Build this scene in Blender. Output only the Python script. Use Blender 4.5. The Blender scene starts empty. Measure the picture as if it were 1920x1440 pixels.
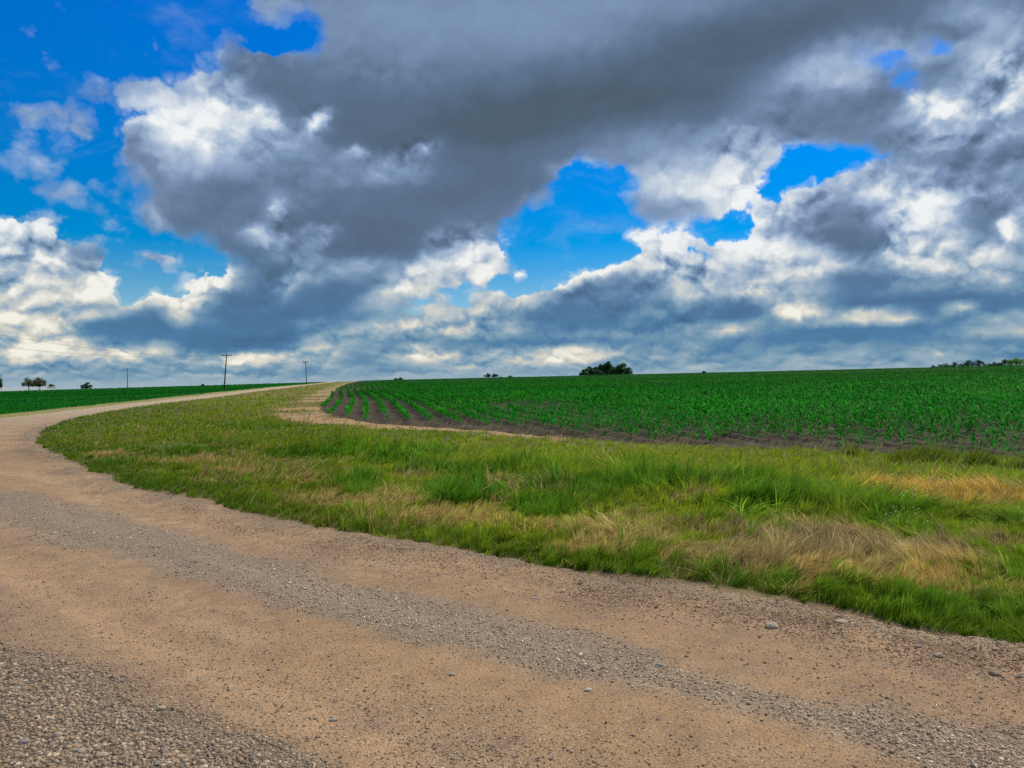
import bpy, math, random
import numpy as np

# ------------------------------------------------------------------ camera, light, exposure
F = 1443.0                      # focal length in pixels of the 1920x1440 frame
EYE = 1.6
scene = bpy.context.scene
cam_data = bpy.data.cameras.new("camera")
cam_data.sensor_width = 36.0
cam_data.lens = F / 1920.0 * 36.0
cam_data.clip_start = 0.05
cam_data.clip_end = 6000.0
cam = bpy.data.objects.new("camera", cam_data)
scene.collection.objects.link(cam)
cam.location = (0, 0, EYE)
cam.rotation_euler = (math.radians(90), 0, 0)
scene.camera = cam

SUN_EL, SUN_AZ = math.radians(48), math.radians(52)    # azimuth clockwise from +Y
sd = bpy.data.lights.new("sun", 'SUN')
sd.energy = 4.2
sd.angle = math.radians(9)
sd.color = (1.0, 0.88, 0.70)
sun = bpy.data.objects.new("sun", sd)
scene.collection.objects.link(sun)
sun.rotation_euler = (math.radians(90) - SUN_EL, 0, math.pi - SUN_AZ)

scene.view_settings.view_transform = 'Standard'
scene.view_settings.look = 'None'
scene.view_settings.gamma = 1.0
scene.view_settings.exposure = 0.0
scene.cycles.max_bounces = 6
scene.cycles.diffuse_bounces = 3
scene.cycles.glossy_bounces = 2
scene.cycles.transmission_bounces = 4
scene.cycles.transparent_max_bounces = 6
scene.cycles.use_denoising = False


def lin(r, g, b):
    out = []
    for c in (r, g, b):
        c = c / 255.0
        out.append(c / 12.92 if c <= 0.04045 else ((c + 0.055) / 1.055) ** 2.4)
    return tuple(out)


def smooth(x):
    x = np.clip(x, 0, 1)
    return x * x * (3 - 2 * x)


def seg_dist(X, Y, pts, closed=False):
    """distance from points to a polyline"""
    best = np.full(X.shape, 1e9)
    n = len(pts)
    for i in range(n if closed else n - 1):
        ax, ay = pts[i]
        bx, by = pts[(i + 1) % n]
        dx, dy = bx - ax, by - ay
        L = dx * dx + dy * dy + 1e-9
        t = np.clip(((X - ax) * dx + (Y - ay) * dy) / L, 0, 1)
        d = np.hypot(X - ax - t * dx, Y - ay - t * dy)
        np.minimum(best, d, out=best)
    return best


def inside(X, Y, pts):
    c = np.zeros(X.shape, bool)
    n = len(pts)
    for i in range(n):
        ax, ay = pts[i]
        bx, by = pts[(i + 1) % n]
        if ay == by:
            continue
        cond = ((ay > Y) != (by > Y)) & (X < (bx - ax) * (Y - ay) / (by - ay) + ax)
        c ^= cond
    return c


def sdf(X, Y, pts):
    d = seg_dist(X, Y, pts, True)
    return np.where(inside(X, Y, pts), d, -d)


# ------------------------------------------------------------------ the sky: a node-built sky of directions
# Where cloud stands is given as soft shapes over azimuth and elevation, tabulated into curve nodes
# (one per elevation step); noise in 3-D direction space gives edges, billows and wisps.
AZ0, AZ1 = -0.74, 0.74
EL0, EL1, ROWS = -0.012, 0.52, 56
NCOL = 150


def sky_fields():
    az = np.linspace(AZ0, AZ1, NCOL)[None, :]
    el = np.linspace(EL0, EL1, ROWS)[:, None]
    X = 960 + F * np.tan(az) + 0 * el
    Y = 720 - F * np.tan(el) / np.cos(az)
    cov = np.zeros(X.shape)
    lum = np.full(X.shape, 0.6)
    rel = np.full(X.shape, 0.5)

    def poly(pts, f, c=None, l=None, r=None):
        w = smooth(sdf(X, Y, pts) / (3.4 * f) + 0.5)
        put(w, c, l, r)

    def ell(cx, cy, rx, ry, l=None, r=None, c=None, ang=0, s=1.0):
        a = math.radians(ang)
        dx, dy = X - cx, -(Y - cy)
        p = dx * math.cos(a) + dy * math.sin(a)
        q = -dx * math.sin(a) + dy * math.cos(a)
        w = np.minimum(1.35 * np.exp(-((p / rx) ** 2 + (q / ry) ** 2) * 1.1), 1.0) * s
        put(w, c, l, r)

    def put(w, c, l, r):
        nonlocal cov, lum, rel
        if c is not None:
            cov = cov * (1 - w) + c * w
        if l is not None:
            lum = lum * (1 - w) + l * w
        if r is not None:
            rel = rel * (1 - w) + r * w

    SHAPES(poly, ell)
    return cov, lum, rel


def SHAPES(poly, ell):
    # low hazy cloud right round the horizon
    poly([(-600, 600), (2600, 600), (2600, 900), (-600, 900)], 35, 1.0, 0.52, 0.55)
    # thin wisps in the blue on the left
    ell(245, 172, 92, 36, .44, .25, 1.0, 3)
    ell(210, 180, 60, 26, .38, .2, .8)
    ell(135, 215, 22, 22, .55, .3, .8)
    ell(155, 240, 40, 26, .45, .3, .85)
    ell(60, 225, 80, 24, .5, .25, .60, 3)
    ell(50, 300, 100, 36, .6, .2, .42)
    ell(110, 320, 90, 9, .75, .3, .42, -25)
    ell(125, 358, 80, 24, .5, .25, .68)
    ell(165, 352, 20, 18, .6, .3, .7)
    ell(200, 396, 66, 28, .6, .3, .50)
    ell(5, 380, 12, 22, .7, .3, .6)
    ell(303, 482, 46, 17, .52, .5, .95)
    ell(325, 474, 26, 10, .66, .5)
    # left cumulus
    poly([(-600, 395), (0, 398), (50, 404), (85, 408), (120, 428), (150, 452), (190, 455), (212, 480), (205, 500),
          (230, 516), (222, 560), (262, 590), (280, 650), (-600, 670)], 17, 1.0, .72, .9)
    ell(40, 410, 60, 12, .5)
    ell(85, 440, 50, 24, .95, .9)
    ell(20, 470, 25, 20, .9, .9)
    ell(158, 470, 42, 30, .38, .5)
    ell(110, 500, 50, 16, .62)
    ell(100, 545, 70, 28, .86, .7)
    ell(20, 575, 50, 32, 1.0, .7)
    ell(130, 590, 70, 26, .66, .7)
    ell(60, 640, 130, 16, .62, .8)
    # small cumulus in the middle left
    poly([(235, 575), (262, 560), (290, 545), (300, 533), (340, 540), (352, 512), (378, 496), (408, 505), (425, 490),
          (455, 508), (480, 520), (560, 600), (480, 660), (250, 655)], 12, 1.0, .85, .8)
    ell(300, 550, 26, 16, .95, .8)
    ell(350, 550, 30, 16, .9, .9)
    ell(375, 510, 24, 16, .95, .8)
    ell(420, 500, 12, 14, .95)
    ell(230, 590, 40, 26, .9, .8, None, 35)
    ell(320, 590, 26, 14, .9)
    # the great dark cloud overhead
    poly([(462, -200), (466, 0), (480, 25), (560, 38), (588, 50), (585, 96), (520, 82), (470, 78), (440, 58),
          (420, 76), (413, 118), (365, 104), (358, 135), (330, 150), (300, 185), (240, 200), (212, 238), (203, 300),
          (232, 340), (268, 368), (258, 412), (288, 455), (330, 440), (372, 446), (412, 487), (440, 500), (480, 560),
          (600, 606), (680, 596), (760, 592), (820, 566), (860, 552), (905, 545), (968, 512), (946, 470), (944, 420),
          (985, 402), (1030, 370), (1068, 328), (1100, 308), (1160, 325), (1185, 345), (1175, 385), (1200, 420),
          (1262, 428), (1340, 415), (1400, 404), (1445, 372), (1452, 330), (1478, 292), (1560, 290), (1640, 300),
          (1740, 335), (1920, 350), (2600, 350), (2600, -400), (462, -400)], 19, 1.0, .29, .22)
    ell(520, 20, 60, 26, .5, .3, .75)
    # its dark body and the lighter cloud above
    ell(700, 60, 160, 90, .42, .2)
    ell(680, 130, 60, 60, .34, .3)
    ell(1060, 40, 330, 70, .46, .12, None, 0)
    ell(1250, 60, 130, 60, .44, .12, None, 25)
    ell(1020, 215, 420, 62, .10, .08, None, 8, .9)
    ell(1420, 75, 330, 65, .14, .1, None, 12, .9)
    ell(640, 210, 160, 40, .22, .15)
    ell(820, 340, 200, 60, .22, .12)
    ell(700, 450, 240, 40, .20, .15)
    ell(450, 130, 60, 40, .30, .3)
    ell(520, 175, 90, 40, .26, .2)
    ell(500, 88, 34, 8, .72, .9)
    # white bulge on its left side
    ell(395, 138, 52, 40, .74, .6, None, -40)
    ell(440, 185, 74, 32, .70, .6, None, -35)
    ell(330, 235, 125, 62, .74, .5, None, -5)
    ell(450, 300, 150, 60, .52, .3, None, -15)
    ell(335, 226, 100, 48, 1.0, .5, None, -10)
    ell(375, 262, 62, 30, .94, .6)
    ell(405, 192, 18, 10, .9, .8)
    ell(495, 215, 34, 14, .86, .9, None, -25)
    ell(440, 236, 30, 12, .9, .8)
    ell(430, 262, 28, 22, .56, .5)
    ell(255, 255, 40, 30, .62, .5)
    ell(262, 310, 46, 36, .34, .3)
    ell(345, 315, 60, 40, .60, .4)
    ell(500, 285, 80, 44, .50, .45, None, -20)
    ell(590, 220, 26, 30, .60, .9, None, -40)
    ell(665, 292, 24, 14, .72, .9)
    ell(765, 282, 44, 20, .66, 1.0, None, 18)
    ell(700, 320, 110, 24, .48, .4)
    ell(600, 320, 120, 40, .40, .3)
    ell(440, 370, 150, 34, .32, .2)
    ell(370, 420, 90, 22, .30, .2)
    ell(298, 412, 14, 22, .62, .5, None, 35)
    ell(512, 410, 16, 34, .72, .8, None, -10)
    ell(500, 445, 40, 18, .62, .6)
    ell(590, 440, 44, 24, .46, .6)
    ell(560, 500, 60, 30, .42, .5)
    # dark belly low in the middle left
    poly([(130, 618), (200, 600), (240, 580), (300, 575), (335, 606), (372, 576), (420, 540), (470, 516), (560, 540),
          (660, 540), (720, 590), (640, 625), (600, 645), (500, 664), (400, 664), (270, 655), (140, 640)], 13, 1.0, .27, .22)
    ell(500, 540, 60, 22, .36, .4)
    ell(535, 535, 18, 26, .50, .7)
    ell(390, 598, 14, 8, .46)
    ell(470, 640, 140, 14, .2)
    # cream cloud lit from below, at the edge of the blue gap
    ell(660, 505, 70, 16, .56, .3, None, 8)
    ell(790, 525, 90, 34, .86, .6, None, 25)
    ell(735, 560, 60, 14, .62, .4, None, 15)
    ell(900, 500, 54, 56, .88, .8)
    ell(945, 450, 10, 28, 1.0, .9)
    ell(850, 530, 24, 30, .66, .7)
    ell(860, 445, 60, 18, .42, .5)
    ell(975, 512, 14, 14, .75, .8, .7)
    # middle right: lighter under-cloud
    ell(1090, 318, 46, 14, .80, .9)
    ell(1000, 370, 60, 20, .34, .3, None, 35)
    ell(1180, 270, 110, 40, .34, .2)
    ell(1290, 335, 130, 62, .60, .3)
    ell(1420, 275, 100, 34, .68, .6)
    ell(1330, 362, 112, 42, .80, .4)
    ell(1395, 360, 36, 34, .90, .8)
    ell(1370, 395, 50, 16, .96, .8)
    ell(1250, 395, 90, 24, .46, .2)
    ell(1300, 415, 90, 8, .40, .3)
    ell(1440, 330, 40, 24, .70, .7)
    # right: grey swell with a lighter crown
    ell(1550, 140, 110, 56, .66, .3, None, 20)
    ell(1480, 200, 90, 40, .42, .3)
    ell(1600, 220, 120, 48, .33, .2)
    ell(1500, 255, 60, 22, .36, .3)
    ell(1700, 100, 90, 30, .50, .5)
    ell(1840, 60, 110, 70, .56, .3)
    ell(1770, 55, 60, 20, .30, .2)
    ell(1755, 85, 26, 14, None, .1, .46)
    ell(1660, 108, 44, 14, None, .1, .50)
    ell(1703, 155, 24, 16, None, .1, .46)
    ell(1765, 205, 62, 32, 1.0, .8, None, 15)
    ell(1720, 190, 22, 12, .9, 1.0)
    ell(1890, 150, 60, 80, .80, .9, None, -30)
    ell(1800, 250, 110, 34, .62, .6)
    ell(1750, 300, 120, 30, .42, .4)
    ell(1860, 305, 110, 30, .32, .3)
    # blue hole on the right
    poly([(1452, 338), (1478, 300), (1540, 286), (1625, 296), (1612, 318), (1545, 330), (1512, 350), (1470, 356)], 12, 0.0)
    # the right-hand cumulus field
    poly([(560, 610), (700, 606), (760, 592), (820, 574), (870, 562), (905, 548), (940, 548), (985, 548), (1000, 540), (1060, 522),
          (1075, 514), (1120, 498), (1172, 486), (1198, 480), (1184, 440), (1212, 424), (1262, 440), (1292, 462),
          (1328, 470), (1345, 446), (1392, 442), (1398, 420), (1438, 404), (1448, 404), (1462, 372), (1500, 356),
          (1540, 338), (1600, 324), (1640, 300), (1920, 300), (2600, 300), (2600, 760), (560, 760)], 11, 1.0, .48, .5)
    poly([(1438, 362), (1500, 350), (1560, 334), (1640, 318), (1760, 330), (1760, 430), (1430, 425), (1392, 402)], 12, 1.0, .66, .6)
    ell(1600, 372, 130, 36, .68, .6)
    ell(1520, 385, 40, 20, .70, .9)
    ell(700, 625, 120, 16, .5, .6)
    ell(870, 606, 80, 44, .68, .8)
    ell(905, 580, 26, 14, .85)
    ell(970, 566, 50, 22, .90, .7)
    ell(950, 592, 16, 16, .8)
    ell(1055, 536, 60, 20, .88, .8, None, 10)
    ell(1120, 508, 62, 15, .96, .8, None, 18)
    ell(1130, 548, 90, 24, .36, .4, None, 15)
    ell(1080, 592, 150, 28, .30, .3)
    ell(1230, 450, 34, 20, .88, .8)
    ell(1262, 490, 80, 56, .84, .6)
    ell(1278, 476, 56, 26, .96, .7)
    ell(1240, 515, 50, 26, .74, .8)
    ell(1310, 520, 40, 24, .66, .8)
    ell(1190, 560, 60, 26, .40, .4)
    ell(1285, 562, 22, 14, .90, .8)
    ell(1355, 462, 70, 20, .86, .7, 1.0)
    ell(1290, 446, 50, 12, .84, .7, .9)
    ell(1425, 418, 22, 12, .95, .8, None, 30)
    ell(1400, 462, 64, 24, .96, .6)
    ell(1465, 485, 135, 40, .88, .5, None, -10)
    ell(1490, 468, 98, 22, 1.0, .6, None, -14)
    ell(1480, 500, 100, 20, .80, .7, None, -6)
    ell(1570, 512, 30, 12, .86, .8)
    ell(1400, 500, 60, 16, .66, .7)
    ell(1425, 548, 48, 26, .92, .7, None, -25)
    ell(1340, 570, 60, 18, .42, .4)
    ell(1400, 590, 84, 24, .24, .2)
    ell(1500, 540, 60, 14, .60, .6)
    ell(1600, 440, 90, 40, .26, .2)
    ell(1580, 400, 60, 20, .36, .3)
    ell(1720, 566, 220, 18, .22, .2)
    ell(1620, 530, 80, 26, .30, .2)
    ell(1720, 400, 76, 34, .86, .7)
    ell(1680, 425, 30, 40, .78, 1.0)
    ell(1690, 470, 34, 14, .84, 1.0)
    ell(1800, 488, 90, 34, .82, .7)
    ell(1855, 480, 26, 8, .95, .9, None, 30)
    ell(1760, 520, 80, 20, .56, .6)
    ell(1850, 420, 40, 40, .34, .2)
    ell(1888, 432, 16, 12, .95, 1.0)
    ell(1880, 365, 40, 10, .66, .8)
    # lit scraps and streaks above the horizon
    ell(1505, 590, 52, 25, .90, .7)
    ell(1560, 615, 200, 10, .34, .2)
    ell(1640, 597, 76, 14, .92, .5)
    ell(1800, 578, 34, 7, .86, .6)
    ell(1390, 620, 60, 13, .80, .6)
    ell(1600, 625, 240, 14, .30, .2, None, 2)
    ell(1900, 621, 60, 10, .86, .5, None, 6)
    ell(1740, 648, 28, 6, .82, .5)
    ell(1800, 632, 120, 5, .54, .4, None, 5)
    ell(1580, 655, 60, 6, .62, .5)
    ell(1700, 668, 60, 4, .64, .4)
    ell(1510, 668, 60, 5, .58, .4)
    ell(1320, 675, 34, 6, .70, .5)
    ell(1590, 640, 300, 8, .36, .2)
    ell(820, 663, 70, 20, .96, .7)
    ell(945, 665, 60, 16, .68, .7)
    ell(1050, 658, 84, 18, .92, .6, None, 3)
    ell(955, 622, 16, 10, .66, .6)
    ell(760, 612, 20, 8, .75, .8)
    ell(815, 620, 24, 12, .66, .8)
    ell(660, 630, 34, 10, .66, .8, None, 25)
    ell(1150, 640, 200, 10, .42, .3)
    ell(880, 645, 120, 10, .36, .3)
    ell(650, 665, 60, 26, .46, .3)
    ell(75, 622, 60, 18, .88, .7)
    ell(60, 666, 80, 20, .84, .7)
    ell(155, 662, 60, 20, .78, .8)
    ell(270, 662, 60, 18, .88, .8)
    ell(420, 672, 60, 10, .62, .7)
    ell(460, 678, 60, 12, .84, .8, None, 12)
    ell(535, 668, 30, 8, .66, .8)
    ell(607, 664, 24, 15, .86, .8)
    ell(250, 645, 60, 6, .45)
    # pale air just over the land
    poly([(-600, 706), (600, 698), (1300, 690), (2600, 668), (2600, 900), (-600, 900)], 8, 1.0, .56, .35)
    poly([(-600, 724), (600, 712), (1300, 698), (2600, 678), (2600, 900), (-600, 900)], 7, 1.0, .63, .15)


def build_world():
    W = bpy.data.worlds.new("World")
    scene.world = W
    W.use_nodes = True
    nt = W.node_tree
    N, L = nt.nodes, nt.links
    for n in list(N):
        N.remove(n)

    def link(a, b):
        L.new(a, b)

    def math_(op, a, b=None, c=None, clamp=False):
        n = N.new('ShaderNodeMath')
        n.operation = op
        n.use_clamp = clamp
        for i, v in enumerate((a, b, c)):
            if v is None:
                continue
            if isinstance(v, (int, float)):
                n.inputs[i].default_value = v
            else:
                link(v, n.inputs[i])
        return n.outputs[0]

    def vmath(op, a, b=None, s=None):
        n = N.new('ShaderNodeVectorMath')
        n.operation = op
        for i, v in enumerate((a, b)):
            if v is None:
                continue
            if isinstance(v, tuple):
                n.inputs[i].default_value = v
            else:
                link(v, n.inputs[i])
        if s is not None:
            if isinstance(s, (int, float)):
                n.inputs['Scale'].default_value = s
            else:
                link(s, n.inputs['Scale'])
        return n.outputs['Vector']

    def mix(f, a, b):
        n = N.new('ShaderNodeMix')
        n.data_type = 'RGBA'
        if isinstance(f, (int, float)):
            n.inputs[0].default_value = f
        else:
            link(f, n.inputs[0])
        for s, v in ((6, a), (7, b)):
            if isinstance(v, tuple):
                n.inputs[s].default_value = (*v, 1)
            else:
                link(v, n.inputs[s])
        return n.outputs[2]

    def noise(vec, scale, detail, rough=0.55, lac=2.1, color=False):
        n = N.new('ShaderNodeTexNoise')
        n.inputs['Scale'].default_value = scale
        n.inputs['Detail'].default_value = detail
        n.inputs['Roughness'].default_value = rough
        n.inputs['Lacunarity'].default_value = lac
        link(vec, n.inputs['Vector'])
        return n.outputs['Color' if color else 'Fac']

    def mrange(v, a, b, c, d, smooth_=False):
        n = N.new('ShaderNodeMapRange')
        n.interpolation_type = 'SMOOTHSTEP' if smooth_ else 'LINEAR'
        link(v, n.inputs[0])
        for i, x in enumerate((a, b, c, d)):
            n.inputs[i + 1].default_value = x
        return n.outputs[0]

    def ramp(v, stops):
        n = N.new('ShaderNodeValToRGB')
        cr = n.color_ramp
        while len(cr.elements) > 1:
            cr.elements.remove(cr.elements[-1])
        cr.elements[0].position = stops[0][0]
        cr.elements[0].color = (*lin(*stops[0][1]), 1)
        for p, c in stops[1:]:
            e = cr.elements.new(p)
            e.color = (*lin(*c), 1)
        link(v, n.inputs[0])
        return n.outputs[0]

    tc = N.new('ShaderNodeTexCoord')
    D = tc.outputs['Generated']                         # direction on the sky
    # bend the directions a little with noise so that no drawn shape keeps a smooth edge
    w1 = noise(D, 9.0, 3.0, 0.5, 2.1, True)
    w2 = noise(D, 40.0, 5.0, 0.6, 2.1, True)
    off1 = vmath('SCALE', vmath('SUBTRACT', w1, (.5, .5, .5)), None, 0.028)
    off2 = vmath('SCALE', vmath('SUBTRACT', w2, (.5, .5, .5)), None, 0.022)
    sep0 = N.new('ShaderNodeSeparateXYZ')
    link(D, sep0.inputs[0])
    # less bending low down, where everything is far away and small
    low = mrange(sep0.outputs[2], 0.0, 0.16, 0.10, 1.0)
    DW = vmath('ADD', D, vmath('SCALE', vmath('ADD', off1, off2), None, low))
    sep = N.new('ShaderNodeSeparateXYZ')
    link(DW, sep.inputs[0])
    x, y, z = sep.outputs
    az = math_('ARCTAN2', x, y)
    el = math_('ARCSINE', z)
    u = math_('MULTIPLY_ADD', az, 1.0 / (AZ1 - AZ0), -AZ0 / (AZ1 - AZ0), clamp=True)
    v = math_('MULTIPLY_ADD', el, (ROWS - 1) / (EL1 - EL0), -EL0 * (ROWS - 1) / (EL1 - EL0))
    comb = N.new('ShaderNodeCombineXYZ')
    for i in range(3):
        link(u, comb.inputs[i])
    cov, lum, rel = sky_fields()
    prev = None
    for r in range(ROWS):
        n = N.new('ShaderNodeRGBCurve')
        link(comb.outputs[0], n.inputs['Color'])
        m = n.mapping
        m.extend = 'HORIZONTAL'
        for ch, arr in enumerate((cov, lum, rel)):
            c = m.curves[ch]
            xs = np.linspace(0, 1, NCOL)
            ys = np.clip(arr[r], 0, 1)
            c.points[0].location = (0, float(ys[0]))
            c.points[1].location = (1, float(ys[-1]))
            keep = [k for k in range(1, NCOL - 1) if abs(ys[k - 1] - 2 * ys[k] + ys[k + 1]) > 0.002 or k % 6 == 0]
            for k in keep:
                c.points.new(float(xs[k]), float(ys[k]))
            for p in c.points:
                p.handle_type = 'VECTOR'
        m.update()
        if prev is None:
            prev = n.outputs['Color']
        else:
            fac = math_('SUBTRACT', v, float(r - 1), clamp=True)
            prev = mix(fac, prev, n.outputs['Color'])
    sf = N.new('ShaderNodeSeparateColor')
    link(prev, sf.inputs[0])
    C, Lm, R = sf.outputs

    # billows: fractal noise compared with itself a step towards the light gives lit and shaded sides
    # heights are stretched near the horizon, where the clouds are seen edge on and far away
    sq = N.new('ShaderNodeSeparateXYZ')
    link(vmath('ADD', D, vmath('SCALE', off2, None, 0.8)), sq.inputs[0])
    zq = math_('MAXIMUM', sq.outputs[2], 0.0)
    lift = math_('MULTIPLY', math_('SUBTRACT', 1.0, math_('EXPONENT', math_('MULTIPLY', zq, -1 / 0.035))), 0.09)
    cq = N.new('ShaderNodeCombineXYZ')
    link(sq.outputs[0], cq.inputs[0])
    link(sq.outputs[1], cq.inputs[1])
    link(math_('MULTIPLY_ADD', sq.outputs[2], 1.2, lift), cq.inputs[2])
    Dn = cq.outputs[0]
    # puffs get smaller and flatter towards the horizon
    b1 = noise(Dn, 15.0, 6.0, 0.52)
    b1s = noise(vmath('ADD', Dn, (-0.008, 0.0, 0.026)), 15.0, 4.0, 0.52)
    f1 = noise(Dn, 58.0, 5.0, 0.62)
    f1s = noise(vmath('ADD', Dn, (-0.003, 0.0, 0.008)), 58.0, 2.0, 0.62)
    relief = math_('ADD', math_('MULTIPLY', math_('SUBTRACT', b1, b1s), 1.15),
                   math_('MULTIPLY', math_('SUBTRACT', f1, f1s), 1.0))
    # rounded heads with creases between them
    def heads(vec, scale, detail):
        n = N.new('ShaderNodeTexVoronoi')
        n.feature = 'F1'
        n.inputs['Scale'].default_value = scale
        n.inputs['Detail'].default_value = detail
        n.inputs['Roughness'].default_value = 0.5
        link(vec, n.inputs['Vector'])
        return math_('MULTIPLY', n.outputs['Distance'], n.outputs['Distance'])
    Dh = vmath('ADD', Dn, vmath('SCALE', off1, None, 0.9))
    h1 = heads(Dh, 22.0, 3.0)
    h1s = heads(vmath('ADD', Dh, (-0.004, 0.0, 0.014)), 22.0, 2.0)
    h0 = heads(vmath('ADD', Dh, (3.0, 1.0, 2.0)), 8.5, 1.0)
    h0s = heads(vmath('ADD', Dh, (2.988, 1.0, 2.034)), 8.5, 1.0)
    puff = math_('MULTIPLY', math_('SUBTRACT', b1, 0.5), 0.32)
    relief = math_('ADD', relief, puff)
    relief = math_('ADD', relief, math_('MULTIPLY', math_('SUBTRACT', h1s, h1), 1.25))
    relief = math_('ADD', relief, math_('MULTIPLY', math_('SUBTRACT', 0.40, h1), 0.3))
    relief = math_('ADD', relief, math_('MULTIPLY', math_('SUBTRACT', h0s, h0), 1.3))
    relief = math_('ADD', relief, 0.10)
    # unseen generic cloud beyond the front, made full and bright to whiten ground light
    gen = mrange(noise(vmath('MULTIPLY', D, (1, 1, 2.2)), 2.6, 8.0, 0.58), 0.30, 0.50, 0.0, 1.0, True)
    away = math_('MAXIMUM', mrange(math_('ABSOLUTE', az), 0.68, 0.80, 0.0, 1.0, True), mrange(el, 0.47, 0.55, 0.0, 1.0, True))
    gl = mrange(noise(D, 3.3, 4.0), 0.30, 0.70, 0.55, 1.0)
    mixf = lambda a, b: math_('ADD', math_('MULTIPLY', a, math_('SUBTRACT', 1.0, away)), math_('MULTIPLY', b, away))
    C2 = mixf(C, gen)
    L2 = mixf(Lm, gl)
    edge = math_('ADD', math_('MULTIPLY', math_('SUBTRACT', b1, 0.5), 0.75), math_('MULTIPLY', math_('SUBTRACT', f1, 0.5), 0.55))
    edge = math_('ADD', edge, math_('MULTIPLY', math_('SUBTRACT', 0.36, h1), 0.8))
    edge = math_('MULTIPLY', edge, math_('MULTIPLY_ADD', R, 0.8, 0.35))
    # full cloud stays full and clear sky stays clear: the noise only moves the margin between them
    margin = math_('MULTIPLY', math_('MULTIPLY', C2, math_('SUBTRACT', 1.0, C2)), 4.0)
    covn = math_('ADD', C2, math_('MULTIPLY', edge, math_('POWER', math_('MAXIMUM', margin, 0.0001), 0.6)))
    sharp = mrange(covn, 0.36, 0.62, 0.0, 1.0, True)
    soft = mrange(covn, 0.12, 0.92, 0.0, 1.0, True)
    rs = mrange(R, 0.2, 0.7, 0.0, 1.0)
    alpha = math_('ADD', math_('MULTIPLY', sharp, rs), math_('MULTIPLY', soft, math_('SUBTRACT', 1.0, rs)))
    # thin veils: round the cloud margins and drifting across the blue
    veil = math_('MULTIPLY', mrange(math_('ADD', C2, edge), 0.0, 0.55, 0.0, 1.0, True), 0.42)
    Dc = vmath('MULTIPLY', vmath('ADD', D, vmath('SCALE', off1, None, 3.0)), (1, 1, 3.2))
    streaks = math_('MULTIPLY', mrange(noise(Dc, 5.0, 7.0, 0.62), 0.52, 0.80, 0.0, 1.0, True), 0.24)
    alpha = math_('MAXIMUM', alpha, math_('MAXIMUM', veil, streaks))
    rim = math_('MULTIPLY', mrange(covn, 0.95, 0.45, 0.0, 1.0), math_('MULTIPLY', R, 0.20))
    Lf = math_('ADD', math_('ADD', L2, math_('MULTIPLY', math_('MULTIPLY', relief, mrange(el, 0.0, 0.14, 0.85, 1.0)), math_('MAXIMUM', math_('MULTIPLY_ADD', R, 0.36, -0.05), 0.015))), rim)
    Lf = math_('MULTIPLY_ADD', Lf, 1.03, 0.02)
    high = ramp(Lf, [(0.0, (62, 80, 96)), (0.16, (80, 98, 116)), (0.32, (94, 116, 144)), (0.5, (126, 150, 184)),
                     (0.66, (164, 184, 210)), (0.82, (206, 216, 226)), (1.0, (240, 243, 244))])
    lowc = ramp(Lf, [(0.0, (58, 88, 116)), (0.2, (70, 108, 144)), (0.36, (82, 127, 166)), (0.5, (116, 152, 176)),
                     (0.66, (154, 176, 190)), (0.82, (204, 204, 194)), (1.0, (243, 240, 226))])
    cl = mix(mrange(el, 0.05, 0.20, 0.0, 1.0, True), lowc, high)

    sky = N.new('ShaderNodeTexSky')
    sky.sky_type = 'NISHITA'
    sky.sun_disc = False
    sky.sun_elevation = SUN_EL
    sky.sun_rotation = SUN_AZ
    sky.air_density = 1.0
    sky.dust_density = 0.3
    sky.ozone_density = 2.0
    hs = N.new('ShaderNodeHueSaturation')
    hs.inputs['Saturation'].default_value = SKY_SAT
    hs.inputs['Hue'].default_value = SKY_HUE
    hs.inputs['Value'].default_value = SKY_VAL
    link(sky.outputs[0], hs.inputs['Color'])
    grade = mix(mrange(el, 0.14, 0.42, 0.0, 1.0), (1.0, 0.95, 1.02), (1.0, 1.08, 1.5))
    blue = vmath('MULTIPLY', hs.outputs[0], grade)
    cl10 = vmath('SCALE', cl, None, 10.0)              # the Background runs at 0.1, so cloud radiance is times ten
    col = mix(alpha, blue, cl10)
    bg = N.new('ShaderNodeBackground')
    bg.inputs['Strength'].default_value = 0.1
    link(col, bg.inputs['Color'])
    out = N.new('ShaderNodeOutputWorld')
    link(bg.outputs[0], out.inputs['Surface'])
    W.cycles.sampling_method = 'MANUAL'
    W.cycles.sample_map_resolution = 512


SKY_SAT, SKY_HUE, SKY_VAL = 1.9, 0.5, 1.0
build_world()

# ------------------------------------------------------------------ land
rng = np.random.default_rng(7)


def hash2(ix, iy, seed):
    h = (ix.astype(np.int64) * 374761393 + iy.astype(np.int64) * 668265263 + seed * 974634777) & 0xFFFFFFFF
    h = ((h ^ (h >> 13)) * 1274126177) & 0xFFFFFFFF
    h = (h ^ (h >> 16)) & 0xFFFFFF
    return h / float(0xFFFFFF)


def vnoise(x, y, seed=0):
    ix, iy = np.floor(x), np.floor(y)
    fx, fy = x - ix, y - iy
    fx = fx * fx * (3 - 2 * fx)
    fy = fy * fy * (3 - 2 * fy)
    a = hash2(ix, iy, seed)
    b = hash2(ix + 1, iy, seed)
    c = hash2(ix, iy + 1, seed)
    d = hash2(ix + 1, iy + 1, seed)
    return (a * (1 - fx) + b * fx) * (1 - fy) + (c * (1 - fx) + d * fx) * fy


def fbm(x, y, scale, oct=4, seed=0, rough=0.5):
    """fractal noise about zero, roughly -0.5..0.5; scale = size in metres of the largest lumps"""
    v, a, s, t = 0, 1.0, 1.0 / scale, 0
    for k in range(oct):
        v = v + a * (vnoise(x * s + 17.3 * k, y * s - 9.1 * k, seed + k) - 0.5)
        t += a
        a *= rough
        s *= 2.03
    return v / t * 1.6


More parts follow.
